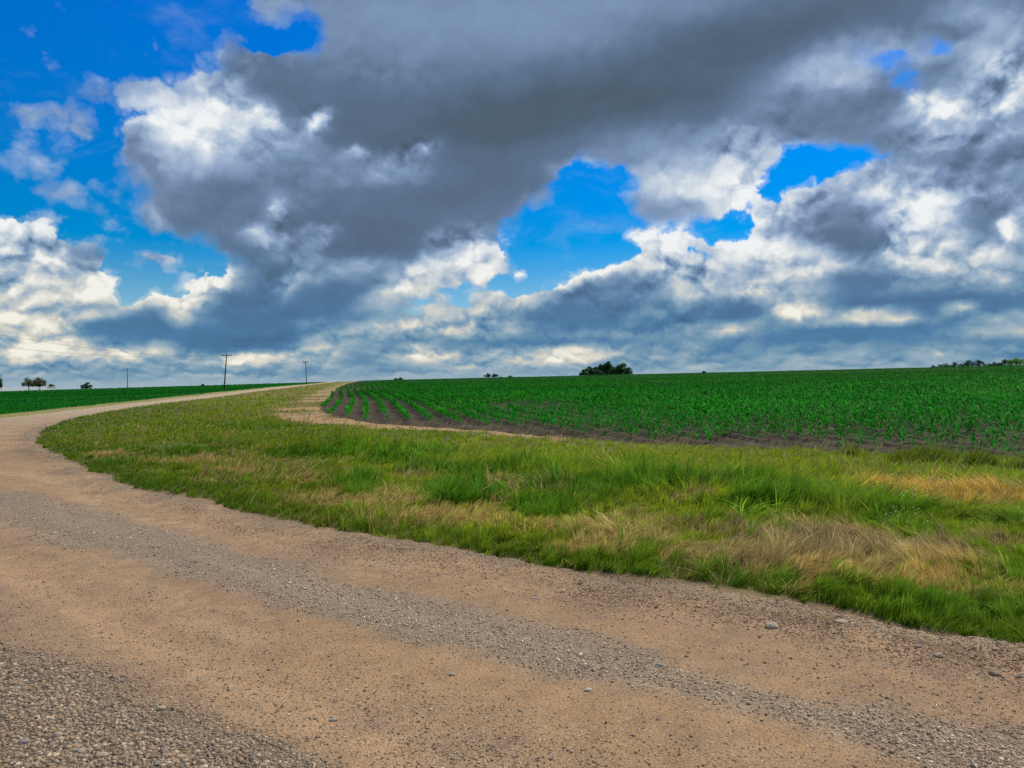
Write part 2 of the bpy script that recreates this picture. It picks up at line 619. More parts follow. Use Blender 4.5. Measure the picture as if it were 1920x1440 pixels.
def base_z(x, y):
    """broad shape of the land: rises gently ahead, more so to the right, and rolls over at about 320 m"""
    u = np.clip(x / np.maximum(y, 1e-3), -0.95, 0.95)
    s = 0.0134 + 0.0232 * u - 0.006 * np.maximum(0, -0.2 - u)
    yy = np.maximum(y, 0)
    return s * yy - 1e-4 * np.maximum(0, yy - 300.0) ** 2


def G(px, py, far=312.0):
    """point of the land seen at a spot of the 1920x1440 photograph"""
    u = (px - 960.0) / F
    v = (720.0 - py) / F
    s = 0.0134 + 0.0232 * u - 0.006 * max(0, -0.2 - u)
    d = s - v
    t = EYE / d if d > EYE / far else far
    return (u * t, t)


def to_px(x, y, z=None):
    z = base_z(x, y) if z is None else z
    yy = np.maximum(y, 0.5)
    return 960 + F * x / yy, 720 - F * (z - EYE) / yy


def GL(pts):
    return [G(*p) for p in pts]


# edge between the gravel road and the grass, from near right round the bend to the crest
E1 = [(9.0, -1.2), (6.5, 1.0)] + GL([(2350, 1345), (2120, 1262), (1920, 1212), (1800, 1190), (1700, 1178), (1600, 1150), (1500, 1128),
     (1400, 1112), (1300, 1098), (1200, 1092), (1130, 1080), (1060, 1072), (1000, 1062), (930, 1046), (850, 1030), (770, 1020), (700, 1008),
     (620, 996), (560, 987), (480, 966), (400, 948), (330, 934), (260, 920), (205, 900), (165, 885), (120, 862), (90, 846), (70, 828), (70, 814),
     (90, 801), (140, 787), (200, 774), (260, 764), (330, 755), (420, 743.5), (500, 732.5), (560, 725), (596, 720.6)])
# far edge of the road
E2 = [(-90.0, 5.0), (-55.0, 26.0)] + GL([(-260, 812), (-120, 795), (0, 784), (146, 768), (255, 755.5), (419, 737.5), (547, 723.2), (590, 720.0)])
# edge between the grass and the bare soil of the right-hand field
FE = GL([(2700, 960), (2400, 915), (2100, 880), (1920, 872), (1800, 868), (1700, 862), (1600, 858), (1500, 852), (1400, 849), (1300, 845), (1200, 838),
         (1100, 829), (1000, 821), (900, 812), (800, 806), (740, 800), (700, 796), (660, 790), (620, 781), (600, 770), (606, 758),
         (614, 748), (622, 740), (628, 733), (636, 727), (644, 722.5), (650, 720.0)])
d1 = np.array(E1[-1]) - np.array(E1[-6])
d1 /= np.hypot(*d1)
E1.append(tuple(np.array(E1[-1]) + d1 * 700))
E2.append(tuple(np.array(E2[-1]) + d1 * 700))
FE.append(tuple(np.array(FE[-1]) + d1 * 700))
ROWDIR = np.array(FE[-3]) - np.array(FE[-6])
ROWDIR = ROWDIR / np.hypot(*ROWDIR)

INNER = E1 + [(900, 1200), (900, -1.2)]                 # everything on the field side of the road
FIELD = FE + [(900, 1200), (900, FE[0][1])]
LEFT = E2 + [(-900, 1200), (-900, 5.0)]

# wheel-swept gravel windrows on the road: (points of the middle line, half width in metres)
BAND1 = GL([(-900, 850), (-300, 880), (-100, 905), (0, 935), (110, 975), (260, 1015), (420, 1062), (560, 1108), (700, 1145), (860, 1190), (1000, 1222),
            (1150, 1262), (1330, 1310), (1500, 1350), (1700, 1395), (1900, 1440)])
BAND2 = GL([(-500, 1100), (-300, 1220), (0, 1400), (120, 1450), (260, 1530), (420, 1640)])


def materials():
    M = {}

    def new(name):
        m = bpy.data.materials.new(name)
        m.use_nodes = True
        nt = m.node_tree
        for n in list(nt.nodes):
            nt.nodes.remove(n)
        out = nt.nodes.new('ShaderNodeOutputMaterial')
        b = nt.nodes.new('ShaderNodeBsdfPrincipled')
        nt.links.new(b.outputs[0], out.inputs[0])
        b.inputs['Roughness'].default_value = 0.9
        b.inputs['Specular IOR Level'].default_value = 0.2
        M[name] = m
        return m, nt, b, out

    def node(nt, kind, **kw):
        n = nt.nodes.new(kind)
        for k, v in kw.items():
            if k in n.inputs:
                n.inputs[k].default_value = v
            else:
                setattr(n, k, v)
        return n

    def plain(name, col, rough=0.8, spec=0.2):
        m, nt, b, out = new(name)
        g = node(nt, 'ShaderNodeNewGeometry')
        nz = node(nt, 'ShaderNodeTexNoise', Scale=6.0, Detail=5.0)
        nt.links.new(g.outputs['Position'], nz.inputs['Vector'])
        r = node(nt, 'ShaderNodeValToRGB')
        r.color_ramp.elements[0].position = 0.3
        r.color_ramp.elements[0].color = (col[0] * .7, col[1] * .7, col[2] * .7, 1)
        r.color_ramp.elements[1].position = 0.7
        r.color_ramp.elements[1].color = (min(col[0] * 1.25, 1), min(col[1] * 1.25, 1), min(col[2] * 1.25, 1), 1)
        nt.links.new(nz.outputs['Fac'], r.inputs[0])
        nt.links.new(r.outputs[0], b.inputs['Base Color'])
        b.inputs['Roughness'].default_value = rough
        b.inputs['Specular IOR Level'].default_value = spec
        return m

    # leaves and blades: colour comes with each blade; light passes through
    def leafy(name, transl=0.35, rough=0.5, spec=0.35):
        m, nt, b, out = new(name)
        a = node(nt, 'ShaderNodeAttribute', attribute_name='tint')
        nt.links.new(a.outputs['Color'], b.inputs['Base Color'])
        b.inputs['Roughness'].default_value = rough
        b.inputs['Specular IOR Level'].default_value = spec
        t = node(nt, 'ShaderNodeBsdfTranslucent')
        nt.links.new(a.outputs['Color'], t.inputs['Color'])
        mx = node(nt, 'ShaderNodeMixShader')
        mx.inputs[0].default_value = transl
        nt.links.new(b.outputs[0], mx.inputs[1])
        nt.links.new(t.outputs[0], mx.inputs[2])
        nt.links.new(mx.outputs[0], out.inputs[0])
        return m

    leafy('grass_blade', .42, .7, .06)
    leafy('crop_leaf', .35, .7, .04)
    leafy('tree_leaf', .25, .6, .2)
    leafy('stone', 0.0, .85, .25)

    # ground sheets: a tint attribute, broken up by noise and roughened by bumps
    def sheet(name, s1, s2, amt, bump, bscale, grains=False):
        m, nt, b, out = new(name)
        L = nt.links
        a = node(nt, 'ShaderNodeAttribute', attribute_name='tint')
        g = node(nt, 'ShaderNodeNewGeometry')
        n1 = node(nt, 'ShaderNodeTexNoise', Scale=s1, Detail=6.0, Roughness=0.65)
        n2 = node(nt, 'ShaderNodeTexNoise', Scale=s2, Detail=3.0, Roughness=0.6)
        for n in (n1, n2):
            L.new(g.outputs['Position'], n.inputs['Vector'])
        ad = node(nt, 'ShaderNodeMath', operation='ADD')
        L.new(n1.outputs['Fac'], ad.inputs[0])
        L.new(n2.outputs['Fac'], ad.inputs[1])
        mr = node(nt, 'ShaderNodeMapRange')
        L.new(ad.outputs[0], mr.inputs[0])
        mr.inputs[1].default_value = 0.6
        mr.inputs[2].default_value = 1.4
        mr.inputs[3].default_value = 1 - amt
        mr.inputs[4].default_value = 1 + amt
        sc = node(nt, 'ShaderNodeVectorMath', operation='SCALE')
        L.new(a.outputs['Color'], sc.inputs[0])
        L.new(mr.outputs[0], sc.inputs['Scale'])
        col = sc.outputs[0]
        height = n2.outputs['Fac']
        if grains:
            # small stones set in the surface
            cur = col
            hs = []
            for scale, thr, k in ((95.0, 0.34, 0), (42.0, 0.24, 1), (190.0, 0.42, 2)):
                v = node(nt, 'ShaderNodeTexVoronoi', Scale=scale, Randomness=1.0)
                L.new(g.outputs['Position'], v.inputs['Vector'])
                sp = node(nt, 'ShaderNodeSeparateColor')
                L.new(v.outputs['Color'], sp.inputs[0])
                at = node(nt, 'ShaderNodeAttribute', attribute_name='gravel')
                # share of the cells that are stones follows the gravel attribute
                th = node(nt, 'ShaderNodeMath', operation='MULTIPLY_ADD')
                L.new(at.outputs['Fac'], th.inputs[0])
                th.inputs[1].default_value = 0.85
                th.inputs[2].default_value = (0.16, 0.05, 0.25)[k]
                lt = node(nt, 'ShaderNodeMath', operation='LESS_THAN')
                L.new(sp.outputs[0], lt.inputs[0])
                L.new(th.outputs[0], lt.inputs[1])
                ds = node(nt, 'ShaderNodeMapRange')
                L.new(v.outputs['Distance'], ds.inputs[0])
                ds.inputs[1].default_value = thr + 0.10
                ds.inputs[2].default_value = thr
                mk = node(nt, 'ShaderNodeMath', operation='MULTIPLY')
                L.new(lt.outputs[0], mk.inputs[0])
                L.new(ds.outputs[0], mk.inputs[1])
                rp = node(nt, 'ShaderNodeValToRGB')
                e = rp.color_ramp.elements
                e[0].color = (.16, .125, .095, 1)
                e[1].color = (.68, .58, .45, 1)
                m1 = rp.color_ramp.elements.new(0.5)
                m1.color = (.38, .31, .23, 1)
                L.new(sp.outputs[1], rp.inputs[0])
                mx = node(nt, 'ShaderNodeMix', data_type='RGBA')
                mk2 = node(nt, 'ShaderNodeMath', operation='MULTIPLY')
                L.new(mk.outputs[0], mk2.inputs[0])
                mk2.inputs[1].default_value = 0.85
                L.new(mk2.outputs[0], mx.inputs[0])
                L.new(cur, mx.inputs[6])
                L.new(rp.outputs[0], mx.inputs[7])
                cur = mx.outputs[2]
                hs.append(mk.outputs[0])
            col = cur
            h = height
            for q, wgt in zip(hs, (0.8, 1.4, 0.4)):
                ma = node(nt, 'ShaderNodeMath', operation='MULTIPLY_ADD')
                L.new(q, ma.inputs[0])
                ma.inputs[1].default_value = wgt
                L.new(h, ma.inputs[2])
                h = ma.outputs[0]
            height = h
        L.new(col, b.inputs['Base Color'])
        bp = node(nt, 'ShaderNodeBump', Strength=1.0, Distance=bump)
        L.new(height, bp.inputs['Height'])
        L.new(bp.outputs[0], b.inputs['Normal'])
        return m

    sheet('road_dirt', 5.0, 70.0, .42, 0.011, 60, True)
    sheet('verge_earth', 2.0, 40.0, .4, 0.02, 40)
    sheet('field_soil', 1.5, 14.0, .45, 0.05, 14)
    plain('pole_wood', (.060, .050, .045), .85)
    plain('insulator_glass', (.10, .11, .11), .3, .5)
    plain('wire_metal', (.10, .11, .12), .5)
    plain('white_paint', (.80, .80, .78), .6)
    plain('bark', (.06, .048, .036), .9)
    return M


M = materials()


def tag(o, label=None, cat=None, group=None, kind=None):
    for k, v in (('label', label), ('category', cat), ('group', group), ('kind', kind)):
        if v:
            o[k] = v
    return o


def np_mesh(name, verts, faces_flat, loop_tot, mat, tint=None, parent=None, smooth_=True, extra=None):
    me = bpy.data.meshes.new(name)
    nf = len(loop_tot)
    me.vertices.add(len(verts))
    me.vertices.foreach_set('co', np.ascontiguousarray(verts, np.float32).ravel())
    me.loops.add(len(faces_flat))
    me.loops.foreach_set('vertex_index', np.ascontiguousarray(faces_flat, np.int32))
    me.polygons.add(nf)
    ls = np.zeros(nf, np.int32)
    ls[1:] = np.cumsum(loop_tot)[:-1]
    me.polygons.foreach_set('loop_start', ls)
    me.polygons.foreach_set('loop_total', np.ascontiguousarray(loop_tot, np.int32))
    me.update(calc_edges=True)
    if smooth_:
        me.polygons.foreach_set('use_smooth', np.ones(nf, bool))
    if tint is not None:
        a = me.attributes.new('tint', 'FLOAT_COLOR', 'POINT')
        c = np.ones((len(verts), 4), np.float32)
        c[:, :3] = tint
        a.data.foreach_set('color', c.ravel())
    for k, arr in (extra or {}).items():
        a = me.attributes.new(k, 'FLOAT', 'POINT')
        a.data.foreach_set('value', np.ascontiguousarray(arr, np.float32))
    me.materials.append(mat)
    o = bpy.data.objects.new(name, me)
    scene.collection.objects.link(o)
    o.parent = parent
    return o


def mixc(a, b, w):
    return a * (1 - w[..., None]) + np.array(b) * w[..., None]


# ---- rows of the field
def row_coord(x, y):
    n = np.array([ROWDIR[1], -ROWDIR[0]])
    bend = 0.5 * np.sin(x * 0.045 + y * 0.021) + 0.25 * np.sin(y * 0.09)
    return x * n[0] + y * n[1] + bend


ROW = 0.76


def micro(x, y, dE1, inn, fld, lft):
    """small relief on top of base_z"""
    near = np.exp(-np.hypot(x, y) / 60.0)
    z = 0.10 * fbm(x, y, 14, 3, 3) * (np.hypot(x, y) > 3)
    road = (~inn) & (~lft)
    verge = inn & (~fld)
    # road: ruts, a lip of loose crumbs along the grass
    zr = 0.018 * fbm(x, y, 1.6, 5, 11) + 0.004 * fbm(x, y, .12, 3, 12)
    zr = zr + 0.05 * np.exp(-((dE1 - 0.28) / 0.22) ** 2) * (0.6 + fbm(x, y, .5, 3, 15))
    db = seg_dist(x, y, BAND1)
    zr = zr - .022 * np.exp(-((db - 1.15) / .24) ** 2) - .020 * np.exp(-((db - 2.7) / .28) ** 2) + .018 * np.exp(-(db / .4) ** 2)
    z = z + np.where(road, zr, 0)
    ze = 0.05 * smooth(dE1 / 0.5) + 0.05 * fbm(x, y, 1.2, 4, 21)
    # shallow hollow, then the bank of tall grass
    z = z + np.where(verge, ze, 0)
    zf = 0.045 * np.cos(row_coord(x, y) * 2 * np.pi / ROW) * near + 0.09 * fbm(x, y, .45, 4, 31, .6)
    z = z + np.where(fld, zf + 0.02, 0)
    return z


# ---- where each colour of ground lies
PATCH = [   # x, y, rx, ry in the photograph; kind: t tan, b brown-grey, g lush, o golden, y yellow-green, s bare ; strength
    (1500, 1040, 330, 26, 'b', .9), (1330, 1010, 180, 22, 'b', .7), (1700, 1055, 220, 28, 'b', .85), (1860, 1040, 120, 22, 'b', .8),
    (1420, 1060, 200, 30, 'b', .7), (1560, 1090, 260, 24, 't', .55), (1180, 1030, 130, 22, 't', .6), (980, 1010, 160, 18, 't', .45),
    (1100, 1045, 120, 14, 't', .6), (1300, 950, 60, 12, 'b', .8), (1220, 985, 60, 16, 'b', .45), (1000, 930, 90, 9, 'b', .7),
    (930, 925, 50, 8, 't', .5), (780, 905, 60, 10, 'b', .55), (720, 945, 120, 14, 't', .5), (560, 905, 120, 12, 't', .5),
    (470, 890, 160, 10, 't', .55), (620, 950, 150, 12, 't', .6), (760, 985, 150, 13, 't', .55), (360, 875, 110, 8, 't', .5),
    (200, 858, 60, 7, 't', .7), (430, 862, 60, 6, 'b', .5), (500, 875, 60, 6, 'b', .5), (580, 880, 40, 6, 'b', .4),
    (640, 848, 40, 4, 's', .8), (1700, 930, 90, 13, 'o', .9), (1830, 945, 130, 16, 'o', .9), (1620, 920, 60, 8, 'o', .6), (1900, 958, 70, 16, 'o', .8),
    (1570, 885, 40, 6, 'o', .5), (1850, 880, 60, 8, 'o', .4), (1350, 870, 260, 20, 'y', .6), (1100, 860, 240, 24, 'y', .6), (900, 850, 180, 18, 'y', .5),
    (1600, 880, 260, 14, 'y', .5), (1450, 905, 160, 14, 'y', .35), (1300, 900, 300, 20, 'y', .3), (1200, 925, 260, 14, 'g', .8), (1430, 960, 130, 16, 'g', .9),
    (1520, 970, 160, 12, 'g', .8), (1700, 985, 130, 12, 'g', .8), (1650, 1000, 70, 14, 'g', .8), (1880, 1000, 90, 12, 'g', .5), (1780, 860, 80, 12, 'g', .9),
    (950, 890, 200, 12, 'g', .7), (700, 858, 160, 7, 'g', .8), (560, 850, 70, 6, 'g', .8), (650, 832, 60, 5, 'g', .7), (740, 870, 80, 8, 'g', .7),
    (860, 935, 90, 18, 'g', .9), (1010, 965, 60, 14, 'g', .8), (650, 905, 60, 12, 'g', .6), (330, 850, 120, 8, 'g', .4), (660, 925, 30, 14, 'g', .7),
    (300, 815, 160, 10, 'y', .35), (300, 832, 200, 12, 'y', .3), (480, 805, 200, 12, 'g', .25), (1830, 1120, 120, 24, 'o', .3), (1640, 1110, 200, 20, 'y', .3),
    (450, 755, 140, 8, 'y', .45), (520, 742, 100, 6, 't', .35), (560, 765, 60, 10, 't', .35), (500, 770, 120, 8, 'y', .3),
]
KCOL = {'t': (.52, .40, .14), 'b': (.25, .185, .11), 'g': (.050, .215, .016), 'o': (.62, .40, .045), 'y': (.27, .36, .022), 's': (.16, .14, .12)}


def patch_weights(px, py, x, y):
    wob = fbm(x, y, 2.2, 4, 41)
    wob2 = fbm(x, y, .5, 3, 45)
    out = {k: np.zeros(px.shape) for k in KCOL}
    for cx, cy, rx, ry, k, s in PATCH:
        q = np.hypot((px - cx) / rx, (py - cy) / ry)
        w = smooth(1.35 - q + wob * 0.9 + wob2 * 0.5) * s
        out[k] = np.maximum(out[k], w)
    return out


def dead_strip(dFE, x, y, px):
    """sprayed, straw-coloured edge along the field; wide where it runs up to the crest"""
    wid = np.interp(px, [500, 600, 680, 760, 1000, 1060], [2.3, 2.0, 1.1, .95, .55, .2])
    rag = np.interp(px, [640, 720], [0, 1])
    rag = rag + (1 - rag) * smooth(.62 + 2.6 * fbm(x, y, 3.0, 5, 62, .65))
    return smooth((wid - dFE) / 0.7 + 0.5 + fbm(x, y, 1.0, 3, 61) * 1.6) * (px < 1060) * rag


def tall_line(px):
    """row of the photograph below which the grass is cut short"""
    return np.interp(px, [60, 400, 520, 760, 900, 1200, 1300, 1400, 1500, 1700, 1800, 2000, 2600],
                     [812, 835, 850, 868, 895, 920, 940, 962, 985, 995, 990, 985, 1010])


# ---- one sheet of land, fine near the camera and coarser far away; divided along the road and field edges
def build_land():
    azs = np.concatenate([np.linspace(-180, -52, 60)[:-1], np.linspace(-52, 52, 1300), np.linspace(52, 180, 60)[1:-1]])
    azs = np.radians(azs)
    r = [0.35]
    while r[-1] < 1300:
        k = 1.0065 if r[-1] < 60 else (1.012 if r[-1] < 400 else 1.06)
        if r[-1] < 1.8:
            k = 1.12
        r.append(r[-1] * k)
    r = np.array(r)
    R, A = np.meshgrid(r, azs, indexing='ij')
    X, Y = R * np.sin(A), R * np.cos(A)
    dE1 = seg_dist(X, Y, E1)
    dE2 = seg_dist(X, Y, E2)
    dFE = seg_dist(X, Y, FE)
    edge_wob = 0.34 * fbm(X, Y, 1.1, 4, 5) + 0.09 * fbm(X, Y, .15, 2, 6)
    inn = inside(X, Y, INNER)
    sd1 = np.where(inn, dE1, -dE1) + edge_wob
    inn = sd1 > 0
    fld = inside(X, Y, FIELD)
    fld = (np.where(fld, dFE, -dFE) + 0.3 * fbm(X, Y, 1.5, 3, 8)) > 0
    fld &= inn
    lft = inside(X, Y, LEFT)
    lft = (np.where(lft, dE2, -dE2) + 0.3 * fbm(X, Y, 2, 3, 9)) > 0
    Z = base_z(X, Y) + micro(X, Y, np.abs(sd1), inn, fld, lft)
    PX, PY = to_px(X, Y)
    pw = patch_weights(PX, PY, X, Y)
    n_r, n_a = R.shape
    V = np.stack([X, Y, Z], -1)
    # colours
    f1, f2, f3 = fbm(X, Y, 3.5, 4, 71), fbm(X, Y, .6, 4, 72), fbm(X, Y, 9, 3, 73)
    road = np.zeros(V.shape) + np.array((.42, .285, .165))
    road = mixc(road, (.47, .33, .185), smooth(f1 * 1.6 + .4))
    road = mixc(road, (.34, .25, .165), smooth(f2 * 1.5 + .25) * .6)
    b1 = np.zeros(X.shape)
    w1 = np.interp(np.hypot(X, Y), [3, 8, 30], [.34, .50, .7])
    dB1 = seg_dist(X, Y, BAND1)
    b1 = smooth(1.25 - dB1 / w1 + fbm(X, Y, 1.3, 4, 81) * .9 + f2 * .5)
    dB2 = seg_dist(X, Y, BAND2)
    b2 = smooth(2.1 - dB2 / .36 + fbm(X, Y, .6, 4, 82) * .7)
    b3 = 0.8 * np.exp(-((np.abs(sd1) - .12) / .22) ** 2) * (f2 + .6)
    gravel = np.clip(np.maximum(np.maximum(b1 * .85, b2), b3), 0, 1)
    gravel = np.where(np.hypot(X, Y) > 60, gravel * .3, gravel)
    road = mixc(road, (.29, .255, .215), np.maximum(b1, b2) * .7)
    road = road * np.array((.66, .59, .56))
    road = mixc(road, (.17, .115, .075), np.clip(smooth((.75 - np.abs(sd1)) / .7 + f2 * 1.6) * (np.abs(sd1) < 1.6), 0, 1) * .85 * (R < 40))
    # paler, worn wheel tracks beside the windrow
    trk = np.exp(-((dB1 - 1.25) / .28) ** 2) * (f3 + .7)
    road = mixc(road, (.40, .26, .15), np.clip(trk, 0, 1) * .5)
    streak = fbm(dB1 * 2.6, X * .22 - Y * .1, 1.0, 4, 77)
    road = mixc(road, (.37, .265, .165), smooth(streak * 2.4 - .1) * .55)
    road = mixc(road, (.21, .15, .10), smooth(-streak * 2.4 - .15) * .5)
    road = mixc(road, (.19, .13, .09), smooth(fbm(X, Y, .25, 3, 79) * 2.2 - .25) * .45)
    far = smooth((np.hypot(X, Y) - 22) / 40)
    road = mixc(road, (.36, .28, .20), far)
    verge = np.zeros(V.shape) + np.array((.07, .085, .025))
    verge = mixc(verge, (.12, .09, .05), smooth(f2 * 2 + .4))
    for k in ('y', 't', 'b', 'o', 's', 'g'):
        verge = mixc(verge, tuple(.5 * c for c in KCOL[k]), pw[k] * .8)
    verge = mixc(verge, (.20, .13, .075), np.exp(-(sd1 / .14) ** 2) * .8)
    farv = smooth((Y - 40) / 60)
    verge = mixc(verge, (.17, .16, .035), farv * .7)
    ds = dead_strip(dFE, X, Y, PX)
    verge = mixc(verge, (.38, .245, .14), ds * .8)
    soil = np.zeros(V.shape) + np.array((.036, .026, .017))
    soil = mixc(soil, (.060, .043, .028), smooth(f2 * 1.8 + .3))
    canopy = smooth((Y - 26) / 55) * smooth(dFE / 8 - .4)
    soil = mixc(soil, (.006, .070, .005), canopy * .95)
    left = np.zeros(V.shape) + np.array((.008, .085, .009))
    left = mixc(left, (.012, .10, .012), smooth(fbm(X * .3, Y, 12, 3, 91) * 2 + .4))
    tanl = smooth((3.2 - dE2) / 1.0 + f1)
    left = mixc(left, (.26, .22, .08), tanl * .85)
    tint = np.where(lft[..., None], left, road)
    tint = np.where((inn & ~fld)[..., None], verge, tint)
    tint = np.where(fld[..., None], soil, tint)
    idx = np.arange(n_r * n_a).reshape(n_r, n_a)
    q = np.stack([idx[:-1, :], np.roll(idx, -1, 1)[:-1, :], np.roll(idx, -1, 1)[1:, :], idx[1:, :]], -1)[:, :].reshape(-1, 4)
    cls = np.where(lft, 3, np.where(fld, 2, np.where(inn, 1, 0)))
    cf = cls[:-1, :].reshape(-1)
    cen = np.array([[0, 0, float(Z[0].mean())]])
    Vf = V.reshape(-1, 3)
    Tf = tint.reshape(-1, 3)
    Gf = gravel.reshape(-1)

    def part(name, k, mat, extra_fan=False):
        qq = q[cf == k]
        used = np.unique(qq)
        mp = np.full(len(Vf), -1)
        mp[used] = np.arange(len(used))
        vv, tt, gg = Vf[used], Tf[used], Gf[used]
        ff = mp[qq].reshape(-1)
        lt = np.full(len(qq), 4)
        if extra_fan:
            vv = np.vstack([vv, cen])
            tt = np.vstack([tt, tt[:1]])
            gg = np.append(gg, 0)
            ring = mp[idx[0]]
            c = len(vv) - 1
            tri = np.stack([np.full(n_a, c), np.roll(ring, -1), ring], -1).reshape(-1)
            ff = np.concatenate([ff, tri])
            lt = np.concatenate([lt, np.full(n_a, 3)])
        return tag(np_mesh(name, vv, ff[::1], lt, mat, tt, None, True, {'gravel': gg}), kind='structure')

    tag(part('gravel_road', 0, M['road_dirt'], True), 'tan gravel road bending away to the left and over the crest')
    tag(part('verge_ground', 1, M['verge_earth']), 'earth under the grass between the road and the field')
    tag(part('field_soil', 2, M['field_soil']), 'dark bare soil under the young crop')
    tag(part('far_field_ground', 3, M['verge_earth']), 'ground of the field across the road')


build_land()


def ground_z(x, y):
    x, y = np.asarray(x, float), np.asarray(y, float)
    d1_ = seg_dist(x, y, E1)
    ew = 0.34 * fbm(x, y, 1.1, 4, 5) + 0.09 * fbm(x, y, .15, 2, 6)
    sd = np.where(inside(x, y, INNER), d1_, -d1_) + ew
    inn = sd > 0
    dF = seg_dist(x, y, FE)
    fld = ((np.where(inside(x, y, FIELD), dF, -dF) + 0.3 * fbm(x, y, 1.5, 3, 8)) > 0) & inn
    dL = seg_dist(x, y, E2)
    lft = (np.where(inside(x, y, LEFT), dL, -dL) + 0.3 * fbm(x, y, 2, 3, 9)) > 0
    return base_z(x, y) + micro(x, y, np.abs(sd), inn, fld, lft), sd, dF, fld, dL, lft


# ------------------------------------------------------------------ blades of grass
def blades(name, x, y, z, h, w, lean_dir, lean, col, segs, mat, parent=None, tipcol=None):
    """every blade is a curved, tapering strip"""
    n = len(x)
    h, w, lean = h[:, None], w[:, None], lean[:, None]
    face = rng.uniform(0, 2 * np.pi, n)[:, None]
    ld = lean_dir[:, None]
    k = segs + 1
    t = np.linspace(0, 1, k)[None, :]
    bx = x[:, None] + np.cos(ld) * lean * h * t ** 1.8
    by = y[:, None] + np.sin(ld) * lean * h * t ** 1.8
    bz = z[:, None] + h * (t - 0.25 * np.minimum(lean, 1.6) * t ** 2.4) - 0.01
    ww = w * (1 - t ** 1.6) * 0.5
    dx, dy = np.cos(face) * ww, np.sin(face) * ww
    Vv = np.empty((n, 2 * k - 1, 3))
    Vv[:, 0:2 * (k - 1):2, 0] = (bx - dx)[:, :-1]
    Vv[:, 0:2 * (k - 1):2, 1] = (by - dy)[:, :-1]
    Vv[:, 0:2 * (k - 1):2, 2] = bz[:, :-1]
    Vv[:, 1:2 * (k - 1):2, 0] = (bx + dx)[:, :-1]
    Vv[:, 1:2 * (k - 1):2, 1] = (by + dy)[:, :-1]
    Vv[:, 1:2 * (k - 1):2, 2] = bz[:, :-1]
    Vv[:, -1, 0], Vv[:, -1, 1], Vv[:, -1, 2] = bx[:, -1], by[:, -1], bz[:, -1]
    nv = 2 * k - 1
    pat, tot = [], []
    for s in range(segs - 1):
        pat += [2 * s, 2 * s + 1, 2 * s + 3, 2 * s + 2]
        tot.append(4)
    s = segs - 1
    pat += [2 * s, 2 * s + 1, 2 * s + 2]
    tot.append(3)
    fl = (np.array(pat)[None, :] + (np.arange(n) * nv)[:, None]).reshape(-1)
    lt = np.tile(np.array(tot), n)
    tt = np.repeat(col[:, None, :], nv, 1)
    if tipcol is not None:
        f = np.empty(nv)
        f[0:2 * (k - 1):2] = t[0, :-1]
        f[1:2 * (k - 1):2] = t[0, :-1]
        f[-1] = 1
        f = (f ** 1.5)[None, :, None]
        tt = tt * (1 - f) + tipcol[:, None, :] * f
    return np_mesh(name, Vv.reshape(-1, 3), fl, lt, mat, tt.reshape(-1, 3), parent, True)


def spread(n, t0, t1, umax, seed):
    """points on the land, denser near by, over a wedge wider than the view"""
    r_ = np.random.default_rng(seed)
    inv = r_.uniform(1 / t1, 1 / t0, n)
    t = 1 / inv
    u = r_.uniform(-umax, umax, n)
    # beyond the view the same growth goes on, a little thinner
    m = int(n * .30)
    t2 = 1 / r_.uniform(1 / t1, 1 / t0, m)
    u2 = r_.uniform(umax, 1.7, m) * np.where(r_.random(m) < .7, 1, -1)
    return np.concatenate([u * t, u2 * t2]), np.concatenate([t, t2])


